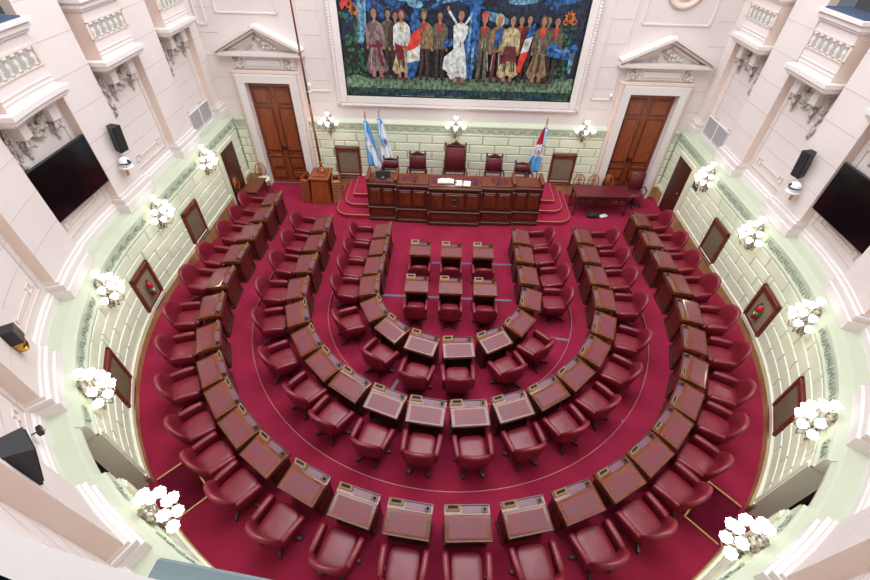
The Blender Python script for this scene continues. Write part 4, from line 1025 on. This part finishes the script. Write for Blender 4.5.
def monitor():
    o = thing('computer_monitor', 'low black monitor on the left end of the presidium desk', 'monitor', (-2.02, 5.84, 1.345), .05)
    mb = MB(); mb.box((0, .0, .14), (.44, .03, .20), 'black', bev=.008, rx=-.25); mb.build('housing', o)
    mb = MB(); mb.box((0, .02, .145), (.40, .006, .17), 'screen', rx=-.25); mb.build('screen', o)
    mb = MB(); mb.box((0, -.0, .006), (.22, .16, .012), 'black', bev=.004); mb.tube([(0, 0, 0), (0, -.02, .1)], .025, 'black'); mb.lathe([(.05, 0), (.05, .02)], 'strip', c=(0, -.06, .05), axis=(0, -1, 0), n=16); mb.build('stand', o)
monitor()
def sheet(x, y, rz, w, h, label, n='document', m='paper', t=.004):
    o = thing(n, label, 'paper', (x, y, 1.342), rz); mb = MB()
    for k in range(3): mb.box((random.uniform(-.008, .008), random.uniform(-.008, .008), t*(k+.5)), (w, h, t), m, rz=random.uniform(-.04, .04))
    mb.build('pages', o)
    mb = MB()
    for k in range(5): mb.box((0, h/2-.05-k*.04, 3*t+.0006), (w*.7, .006, .0006), 'strip')
    mb.build('printed_lines', o)
sheet(.27, 5.72, .05, .2, .28, 'white sheets in front of the tallest chair, right of the open book'); sheet(.52, 5.70, -.1, .2, .28, 'white sheets at the right of the presidium papers')
o = thing('open_book', 'open cream book with brass clasps on the presidium desk', 'book', (-.12, 5.80, 1.342), .02); mb = MB()
mb.box((0, 0, .005), (.50, .26, .01), 'brass_edge', bev=.003); mb.build('cover', o)
for s in (-1, 1):
    mb = MB(); mb.grid([[(s*(.235*i/8), y, .012+.03*math.sin(PI*min(1, i/8+.12))) for i in range(9)] for y in (-.12, .12)], 'paper'); mb.grid([[(s*(.235*i/8), -.12, .010) for i in range(9)], [(s*(.235*i/8), -.12, .012+.03*math.sin(PI*min(1, i/8+.12))) for i in range(9)]], 'paper'); mb.build('page_block', o)
def table_mic(x, y, label):
    o = thing('gooseneck_microphone', label, 'microphone', (x, y, 1.342)); mb = MB(); mb.lathe([(.05, 0), (.05, .012), (.02, .025)], 'black', n=14); mb.build('base', o)
    mb = MB(); mb.tube([(0, 0, .02), (0, .0, .14), (0, .03, .20), (0, .07, .23)], .006, 'black', n=6); mb.build('neck', o); mb = MB(); mb.ball((0, .08, .235), .018, 'black', n=8, sc=(1, 1.6, 1)); mb.build('head', o)
for x, l in ((-1.05, 'left section'), (.17, 'centre'), (.78, 'centre, by its right end'), (1.45, 'right section'), (-2.3, 'left end')): table_mic(x, 5.74, 'black gooseneck microphone on the presidium desk, '+l)

def carved_chair(x, y, w, hb, ztop, label, crest=1, z=.45, seat=.48):
    o = thing('carved_armchair', label, 'chair', (x, y, z), PI, 'carved chairs on the dais'); h = w/2
    mb = MB(); mb.box((0, .02, seat-.05), (w, .52, .07), 'wood_dark', bev=.015); mb.build('seat_frame', o)
    mb = MB(); mb.box((0, .03, seat+.02), (w-.06, .46, .09), 'leather_dark', bev=.035, smooth=True); mb.build('seat', o)
    mb = MB()
    for s in (-1, 1):
        mb.tube([(s*(h-.03), -.22, seat-.1), (s*(h-.03), -.24, seat+.2), (s*(h-.035), -.30, seat+hb)], .028, 'wood_dark', n=8)
        mb.lathe([(.02, 0), (.035, .03), (.02, .06), (.028, .08), (.005, .12)], 'wood_dark', c=(s*(h-.035), -.30, seat+hb), n=8)
    mb.box((0, -.30, seat+hb-.02), (w-.06, .05, .07), 'wood_dark', bev=.01); mb.box((0, -.245, seat+.13), (w-.06, .05, .06), 'wood_dark', bev=.01); mb.build('back_frame', o)
    mb = MB(); mb.box((0, -.262, seat+.15+(hb-.2)/2), (w-.11, .07, hb-.22), 'leather_dark', bev=.03, rx=.09, smooth=True); mb.build('backrest', o)
    mb = MB(); ch = ztop-hb-seat; n = 16
    P = [(-.36*w, 0), (-.30*w, ch*.25), (-.22*w, ch*.28), (-.18*w, ch*.55), (-.09*w, ch*.62), (-.05*w, ch*.9), (0, ch), (.05*w, ch*.9), (.09*w, ch*.62), (.18*w, ch*.55), (.22*w, ch*.28), (.30*w, ch*.25), (.36*w, 0)]
    vs = [(a, -.32, seat+hb+b) for a, b in P]+[(a, -.28, seat+hb+b) for a, b in P]; k = len(P)
    mb.add(vs, [tuple(range(k)), tuple(range(2*k-1, k-1, -1))]+[(i, (i+1) % k, k+(i+1) % k, k+i) for i in range(k)], 'wood_dark')
    for a, b in P[1:-1:2]: mb.ball((a*.8, -.27, seat+hb+b*.75), .025, 'wood_red', n=6)
    mb.build('crest', o)
    for s in (-1, 1):
        mb = MB(); mb.tube([(s*(h-.03), -.25, seat+.27), (s*(h+.02), -.02, seat+.26), (s*(h+.03), .2, seat+.25), (s*(h+.03), .25, seat+.22)], .024, 'wood_dark', n=8); mb.tube([(s*(h+.02), .2, seat+.24), (s*(h-.0), .21, seat+.1), (s*(h-.03), .2, seat-.04)], .02, 'wood_dark', n=8)
        mb.tube([(s*(h-.0), -.12, seat+.285), (s*(h+.03), .12, seat+.275)], .026, 'leather_dark', n=8); mb.build('armrest', o)
        for yy in (-.2, .24):
            mb = MB(); mb.lathe([(.018, 0), (.026, .04), (.02, .1), (.032, .25), (.022, .32), (.03, seat-.08)], 'wood_dark', c=(s*(h-.04), yy, 0), n=8); mb.build('leg', o)
for x, w, hb, zt, l in ((.15, .70, .98, 1.62, 'tallest carved chair with pointed crest behind the presidium desk centre'), (-1.05, .56, .66, 1.24, 'carved burgundy chair just left of the tallest chair'), (1.40, .56, .66, 1.24, 'carved burgundy chair just right of the tallest chair'),
                  (-1.92, .52, .46, .98, 'low carved chair behind the monitor at the desk left end'), (2.32, .52, .46, .98, 'low carved chair at the desk right end')):
    carved_chair(x, 6.72, w, hb, zt, l)

# ------------------------------------------------------------------ flags
def flag(x, y, label, kind, dx):
    o = thing('flag', label, 'flag', (x, y, .45)); 
    mb = MB(); mb.lathe([(.16, 0), (.16, .03), (.05, .06), (.03, .12)], 'wood_red', n=16); mb.build('base', o)
    mb = MB(); mb.tube([(0, 0, .1), (0, 0, 2.22)], .017, 'wood_orange', n=8); mb.build('pole', o)
    mb = MB(); mb.lathe([(.018, 0), (.028, .03), (.014, .06), (.026, .1), (.002, .22)], 'brass' if kind != 'white' else 'silver', c=(0, 0, 2.2), n=8); mb.build('finial', o)
    ns, nt = 26, 26; P = []
    wmax = .46; H = 1.42
    for j in range(nt+1):
        t = j/nt; w = .07+(wmax-.07)*min(1, (t*1.15))**.75; row = []
        for i in range(ns+1):
            s = i/ns; X = dx*(-.30*w+w*s)+dx*.10*t; fold = .045*math.sin(s*PI*5.5+t*1.5)*(0.35+t*.8)
            Z = 2.12-H*t-.20*(1-s)*0-.24*(s)*t*t*1.0+.10*math.sin(s*PI)*t*0
            row.append((X, -.03+fold-.05*t, Z))
        P.append(row)
    mb = MB(); vs = [p for r in P for p in r]; by = {}
    for j in range(nt):
        for i in range(ns):
            s, t = (i+.5)/ns, (j+.5)/nt; q = s*.55+(1-t)*.62
            if kind == 'arg': c = 'flag_blue' if (q > .64 or q < .36) else 'flag_white'
            elif kind == 'white': c = 'flag_blue' if t < .12 else 'flag_white'
            else: c = 'flag_red' if t < .38 else ('flag_white' if t < .68-.08*s else 'flag_blue')
            by.setdefault(c, []).append((j*(ns+1)+i, j*(ns+1)+i+1, (j+1)*(ns+1)+i+1, (j+1)*(ns+1)+i))
    first_ = True
    base = len(mb.v)
    for c, fs in by.items():
        k = mb.slot(c)
        if first_: mb.v += vs; first_ = False
        for f in fs: mb.f.append(f); mb.mi.append(k); mb.sm.append(True)
    cl = mb.build('cloth', o, recalc=False); sol = cl.modifiers.new('thickness', 'SOLIDIFY'); sol.thickness = .006
    def at(s, t):
        i, j = int(s*ns), int(t*nt); return P[j][i]
    mb = MB()
    if kind == 'arg':
        p = at(.5, .55); 
        for k in range(12):
            a = 2*PI*k/12; mb.tube([(p[0], p[1]-.05, p[2]), (p[0]+.055*math.cos(a), p[1]-.05, p[2]+.055*math.sin(a))], [.008, .002], 'flag_gold', n=5)
        mb.lathe([(.028, 0), (.02, .012), (.001, .016)], 'flag_gold', c=(p[0], p[1]-.04, p[2]), axis=(0, -1, 0), n=14); mb.build('sun_emblem', o)
    else:
        p = at(.5, .5); n = 22
        ring = [(p[0]+.105*math.cos(2*PI*i/n), p[1]-.055, p[2]+.13*math.sin(2*PI*i/n)) for i in range(n+1)]
        mb.tube(ring, .016, 'stucco' if kind != 'white' else 'flag_blue', n=6, cap=False)
        mb.lathe([(.085, 0), (.08, .006)], 'flag_white' if kind != 'white' else 'flag_blue', c=(p[0], p[1]-.045, p[2]), axis=(0, -1, 0), n=20)
        if kind == 'white': mb.ball((p[0]+.05, p[1]-.06, p[2]+.04), .045, 'flag_red', n=8, sc=(1, .2, 1)); mb.ball((p[0]-.03, p[1]-.06, p[2]-.05), .035, 'flag_gold', n=8, sc=(1, .2, 1))
        else:
            for q in (-1, 1): mb.tube([(p[0]-.06*q, p[1]-.06, p[2]-.06), (p[0]+.06*q, p[1]-.06, p[2]+.06)], .006, 'brass', n=5)
            mb.tube([(p[0], p[1]-.062, p[2]-.07), (p[0], p[1]-.062, p[2]+.07)], .006, 'flag_red', n=5)
        mb.build('crest', o)
    mb = MB()
    for q, c in ((-1, 'flag_blue'), (0, 'flag_white'), (1, 'flag_blue')):
        mb.grid([[(q*.026-.013, -.085-.05*k/6, 2.08-.55*k/6+.01*math.sin(k)) for k in range(7)], [(q*.026+.013, -.09-.05*k/6, 2.08-.55*k/6) for k in range(7)]], c)
    mb.ball((0, -.07, 2.10), .045, 'flag_blue', n=8, sc=(1.3, .7, .8)); rb = mb.build('cravat_ribbon', o, recalc=False); m2 = rb.modifiers.new('thickness', 'SOLIDIFY'); m2.thickness = .004
flag(-2.66, 7.18, 'light blue and white flag with sun, leftmost of the two left flags', 'arg', 1)
flag(-2.26, 7.36, 'white flag with a round blue and red crest, left of the dais', 'white', 1)
flag(2.86, 7.12, 'red, white and blue flag with an oval crest, right of the dais', 'sf', -1)

# ------------------------------------------------------------------ wooden pedestal with a tall pole
def pedestal():
    o = thing('wooden_pedestal', 'orange wooden pedestal with louvred flanks between left door and dais', 'pedestal', (-4.22, 6.78, 0), .0)
    mb = MB()
    w0, w1, d0 = .30, .26, .36
    mb.add([(-.32, -.42, .0), (.32, -.42, 0), (.32, .4, 0), (-.32, .4, 0), (-.26, -.30, .86), (.26, -.30, .86), (.26, .34, .86), (-.26, .34, .86)], [(0, 3, 2, 1), (4, 5, 6, 7), (0, 1, 5, 4), (1, 2, 6, 5), (2, 3, 7, 6), (3, 0, 4, 7)], 'wood_orange')
    mb.box((0, -.375, .43), (.30, .02, .7), 'wood_orange', bev=.008, rx=-.14)
    mb.build('body', o)
    mb = MB(); mb.box((0, .02, .885), (.66, .78, .05), 'wood_orange', bev=.015); mb.box((0, .02, .93), (.44, .5, .05), 'wood_orange', bev=.015); mb.build('cap', o)
    mb = MB(); mb.lathe([(.14, .95), (.15, 1.0), (.09, 1.02), (.07, 1.10), (.05, 1.12)], 'wood_orange', c=(.03, .1, 0), n=20); mb.build('socket', o)
    for s in (-1, 1):
        mb = MB(); T = Matrix.Translation((s*.47, .04, 0)) @ Matrix.Rotation(s*.22, 4, 'Z') @ Matrix.Scale(1.2, 4, (1, 0, 0)); mb.T = T
        for q in (-1, 1): mb.add([(q*.13-.02, -.34, 0), (q*.13+.02, -.34, 0), (q*.13+.02, .34, 0), (q*.13-.02, .34, 0), (q*.10-.02, -.22, .80), (q*.10+.02, -.22, .80), (q*.10+.02, .28, .80), (q*.10-.02, .28, .80)], [(0, 3, 2, 1), (4, 5, 6, 7), (0, 1, 5, 4), (1, 2, 6, 5), (2, 3, 7, 6), (3, 0, 4, 7)], 'wood_orange')
        for k in range(11): z = .06+k*.068; mb.box((0, -.33+.12*z/.8, z), (.24, .10, .02), 'wood_orange', rx=.5)
        mb.box((0, .10, .40), (.2, .16, .70), 'wood_dark'); mb.build('louvred_flank', o)
    p = thing('tall_wooden_pole', 'very tall slender wooden pole rising from the pedestal by the left door', 'pole', (-4.19, 6.88, 1.1))
    mb = MB(); mb.tube([(0, 0, 0), (-.01, 0, 2.0)], [.04, .034], 'wood_orange', n=10); mb.lathe([(.045, 0), (.05, .1), (.045, .2)], 'wood_orange', n=10); mb.build('lower_section', p)
    mb = MB(); mb.tube([(-.01, 0, 1.98), (-.02, 0, 3.6)], [.032, .028], 'wood_red', n=10); mb.build('middle_section', p)
    mb = MB(); mb.tube([(-.02, 0, 3.58), (-.03, 0, 6.2)], [.026, .02], 'wood_orange', n=10); mb.build('upper_section', p)
    mb = MB(); mb.box((.06, 0, 2.35), (.10, .03, .04), 'plastic_white', bev=.008); mb.box((.0, 0, 2.35), (.1, .09, .03), 'silver', bev=.01); mb.build('bracket', p)
pedestal()
# ------------------------------------------------------------------ side tables and their chairs
def table(name, loc, rz, w, d, label, top, rail=False):
    o = thing(name, label, 'table', loc, rz)
    mb = MB(); mb.box((0, 0, .74), (w, d, .03), 'wood_dark', bev=.008); mb.box((0, 0, .757), (w-.06, d-.06, .006), top); mb.build('table_top', o)
    mb = MB(); 
    for s in (-1, 1): mb.box((0, s*(d/2-.06), .69), (w-.12, .02, .08), 'wood_dark'); mb.box((s*(w/2-.06), 0, .69), (.02, d-.12, .08), 'wood_dark')
    mb.build('apron', o)
    for sx in (-1, 1):
        for sy in (-1, 1):
            mb = MB(); mb.lathe([(.02, 0), (.03, .05), (.018, .12), (.032, .35), (.02, .5), (.035, .6), (.03, .72)], 'wood_dark', c=(sx*(w/2-.07), sy*(d/2-.07), 0), n=8); mb.build('leg', o)
    if rail:
        mb = MB(); mb.box((0, -d/2+.07, .60), (w-.2, .02, .03), 'wood_dark'); mb.box((0, -d/2+.07, .42), (w-.2, .02, .03), 'wood_dark')
        for k in range(18): x = -w/2+.16+k*(w-.32)/17; mb.tube([(x-.03, -d/2+.07, .42), (x+.03*(1 if k % 2 else -1), -d/2+.07, .51), (x, -d/2+.07, .60)], .01, 'leather_dark', n=5)
        mb.build('carved_rail', o)
    return o
table('leather_topped_table', (4.90, 6.56, 0), .02, 1.78, .72, 'long red leather topped table with carved rail at right of dais', 'leather_dark', True)
table('small_wooden_table', (-6.25, 6.2, 0), PI/2, .92, .52, 'small brown wooden table beside the left side door', 'wood_red')
def balloon_chair(x, y, rz, label, m='chair_orange', seatm='leather_dark', group=None):
    o = thing('balloon_back_chair', label, 'chair', (x, y, 0), rz, group)
    mb = MB(); mb.lathe([(.20, .42), (.225, .44), (.225, .46), (.19, .485), (.01, .495)], seatm, n=20); mb.build('seat', o)
    mb = MB(); pts = [(.17*math.cos(t), -.20-.04*math.sin(t)**2, .66+.26*math.sin(t) if math.sin(t) > 0 else .66+.22*math.sin(t)) for t in [PI*(-.35)+PI*1.7*i/20 for i in range(21)]]
    mb.tube([(.14, -.17, .44)]+pts+[(-.14, -.17, .44)], .018, m, n=8); mb.build('back_hoop', o)
    mb = MB(); mb.tube([(0, -.18, .46), (0, -.22, .66), (0, -.23, .9)], .018, m, n=6)
    for s in (-1, 1): mb.tube([(s*.02, -.2, .5), (s*.08, -.22, .68), (s*.03, -.23, .88)], .011, m, n=6)
    mb.ball((0, -.22, .72), .045, m, n=8, sc=(1, .4, 1.4)); mb.build('splat', o)
    for sx in (-1, 1):
        for sy in (-1, 1): mb = MB(); mb.tube([(sx*.15, sy*.15, .43), (sx*.17, sy*.18, .2), (sx*.19, sy*.2, 0)], [.02, .017, .014], m, n=7); mb.build('leg', o)
for x, l in ((4.34, 'left of the three'), (4.82, 'middle of the three'), (5.30, 'right of the three')): balloon_chair(x, 7.08, PI, 'balloon-back wooden chair behind the red topped table, '+l, group='balloon-back chairs behind the right table')
balloon_chair(-6.32, 7.1, -2.6, 'balloon-back wooden chair with pale seat between left door and table', seatm='cream'); balloon_chair(-6.66, 6.30, -PI/2, 'balloon-back wooden chair between the small table and side door', seatm='wood_red')
def office_chair():
    o = thing('office_chair', 'dark burgundy high-backed swivel chair at the right door', 'chair', (6.18, 6.98, 0), PI*.97)
    mb = MB(); mb.box((0, .02, .47), (.50, .48, .10), 'leather_dark', bev=.04, smooth=True); mb.build('seat', o)
    mb = MB(); mb.box((0, -.24, .80), (.48, .09, .60), 'leather_dark', bev=.045, rx=.12, smooth=True); mb.box((0, -.22, .5), (.2, .05, .2), 'black'); mb.build('backrest', o)
    for s in (-1, 1): mb = MB(); mb.tube([(s*.25, .12, .46), (s*.29, .14, .62), (s*.29, -.1, .66), (s*.25, -.2, .6)], .018, 'black', n=6); mb.box((s*.29, .02, .66), (.05, .24, .03), 'leather_dark', bev=.01); mb.build('armrest', o)
    mb = MB(); mb.lathe([(.03, .07), (.03, .42)], 'black', n=10); mb.build('column', o)
    for k in range(5): mb = MB(); mb.T = Matrix.Rotation(2*PI*k/5, 4, 'Z'); mb.tube([(0, .02, .09), (0, .29, .06)], [.025, .016], 'black', n=6); mb.ball((0, .29, .03), .03, 'black', n=8); mb.build('leg', o)
office_chair()
o = thing('bag', 'black soft bag lying under the front of the red topped table', 'bag', (4.70, 6.20, 0), .2)
mb = MB(); mb.ball((0, 0, .09), .18, 'blackcloth', n=14, sc=(1.1, .7, .5)); mb.ball((.12, -.03, .07), .12, 'blackcloth', n=12, sc=(1, .8, .55)); mb.build('body', o); mb = MB(); mb.tube([(-.14, 0, .12), (-.08, 0, .22), (.04, 0, .22), (.1, 0, .12)], .012, 'black', n=6); mb.build('handle', o)
o = thing('cloth', 'small crumpled white cloth beside the black bag', 'cloth', (5.08, 6.26, 0), .4)
mb = MB(); rr = random.Random(9)
mb.grid([[(-.14+.035*i, -.08+.032*j, .012+.045*rr.random()*math.sin(PI*i/8)*math.sin(PI*j/5)+.01) for i in range(9)] for j in range(6)], 'paper'); mb.build('fabric', o)

# ------------------------------------------------------------------ person in the left passage
def standing_person():
    u = US+R0*math.radians(48.2); o = thing('person', 'person in dark clothing standing in the left passage doorway', 'person', HW(u, 7.46, .03), HA(u)+.9)
    V_ = [(0, 0, .90, .13), (0, 0, 1.08, .115), (0, -.01, 1.30, .14), (0, 0, 1.42, .055), (0, .01, 1.48, .05),
          (-.18, 0, 1.34, .058), (-.22, .02, 1.08, .045), (-.21, .12, .86, .032), (.18, 0, 1.34, .058), (.22, .02, 1.08, .045), (.21, .12, .86, .032),
          (-.10, 0, .86, .09), (-.11, .01, .48, .06), (-.11, -.02, .09, .04), (-.11, .10, .04, .035), (.10, 0, .86, .09), (.11, .01, .48, .06), (.11, -.02, .09, .04), (.11, .10, .04, .035)]
    E_ = [(0, 1), (1, 2), (2, 3), (3, 4), (2, 5), (5, 6), (6, 7), (2, 8), (8, 9), (9, 10), (0, 11), (11, 12), (12, 13), (13, 14), (0, 15), (15, 16), (16, 17), (17, 18)]
    me = bpy.data.meshes.new('body'); me.from_pydata([v[:3] for v in V_], E_, []); b = bpy.data.objects.new('body', me); COL.objects.link(b); b.parent = o
    b.modifiers.new('skin', 'SKIN')
    for i, v in enumerate(V_): me.skin_vertices[0].data[i].radius = (v[3], v[3]*.8)
    me.skin_vertices[0].data[0].use_root = True
    ss = b.modifiers.new('sub', 'SUBSURF'); ss.levels = 2; ss.render_levels = 2; me.materials.append(M['suit'])
    mb = MB(); mb.ball((0, .03, 1.57), .095, 'skin', n=16, sc=(.82, 1, 1.25)); mb.ball((0, .125, 1.56), .018, 'skin', n=8, sc=(.8, 1, 1.3)); mb.tube([(0, .01, 1.44), (0, .02, 1.52)], .05, 'skin')
    for s in (-1, 1): mb.ball((s*.032, .112, 1.585), .011, 'black', n=6); mb.ball((s*.08, .02, 1.565), .02, 'skin', n=6, sc=(.6, 1, 1.4))
    mb.box((0, .118, 1.515), (.045, .01, .009), 'leather_dark'); mb.build('head', o)
    mb = MB(); mb.ball((0, .0, 1.615), .10, 'hair', n=14, sc=(.92, 1, .95)); mb.build('hair', o)
    for s in (-1, 1):
        mb = MB(); mb.ball((s*.21, .14, .80), .036, 'skin', n=8, sc=(.6, 1, 1.3))
        for k in range(4): mb.tube([(s*.21, .115+k*.016, .775), (s*.208, .12+k*.016, .735), (s*.20, .125+k*.015, .70+.006*(k in (0, 3)))], .008, 'skin', n=6)
        mb.tube([(s*.20, .165, .82), (s*.19, .185, .785), (s*.185, .185, .76)], .009, 'skin', n=6); mb.build('hand', o)
standing_person()
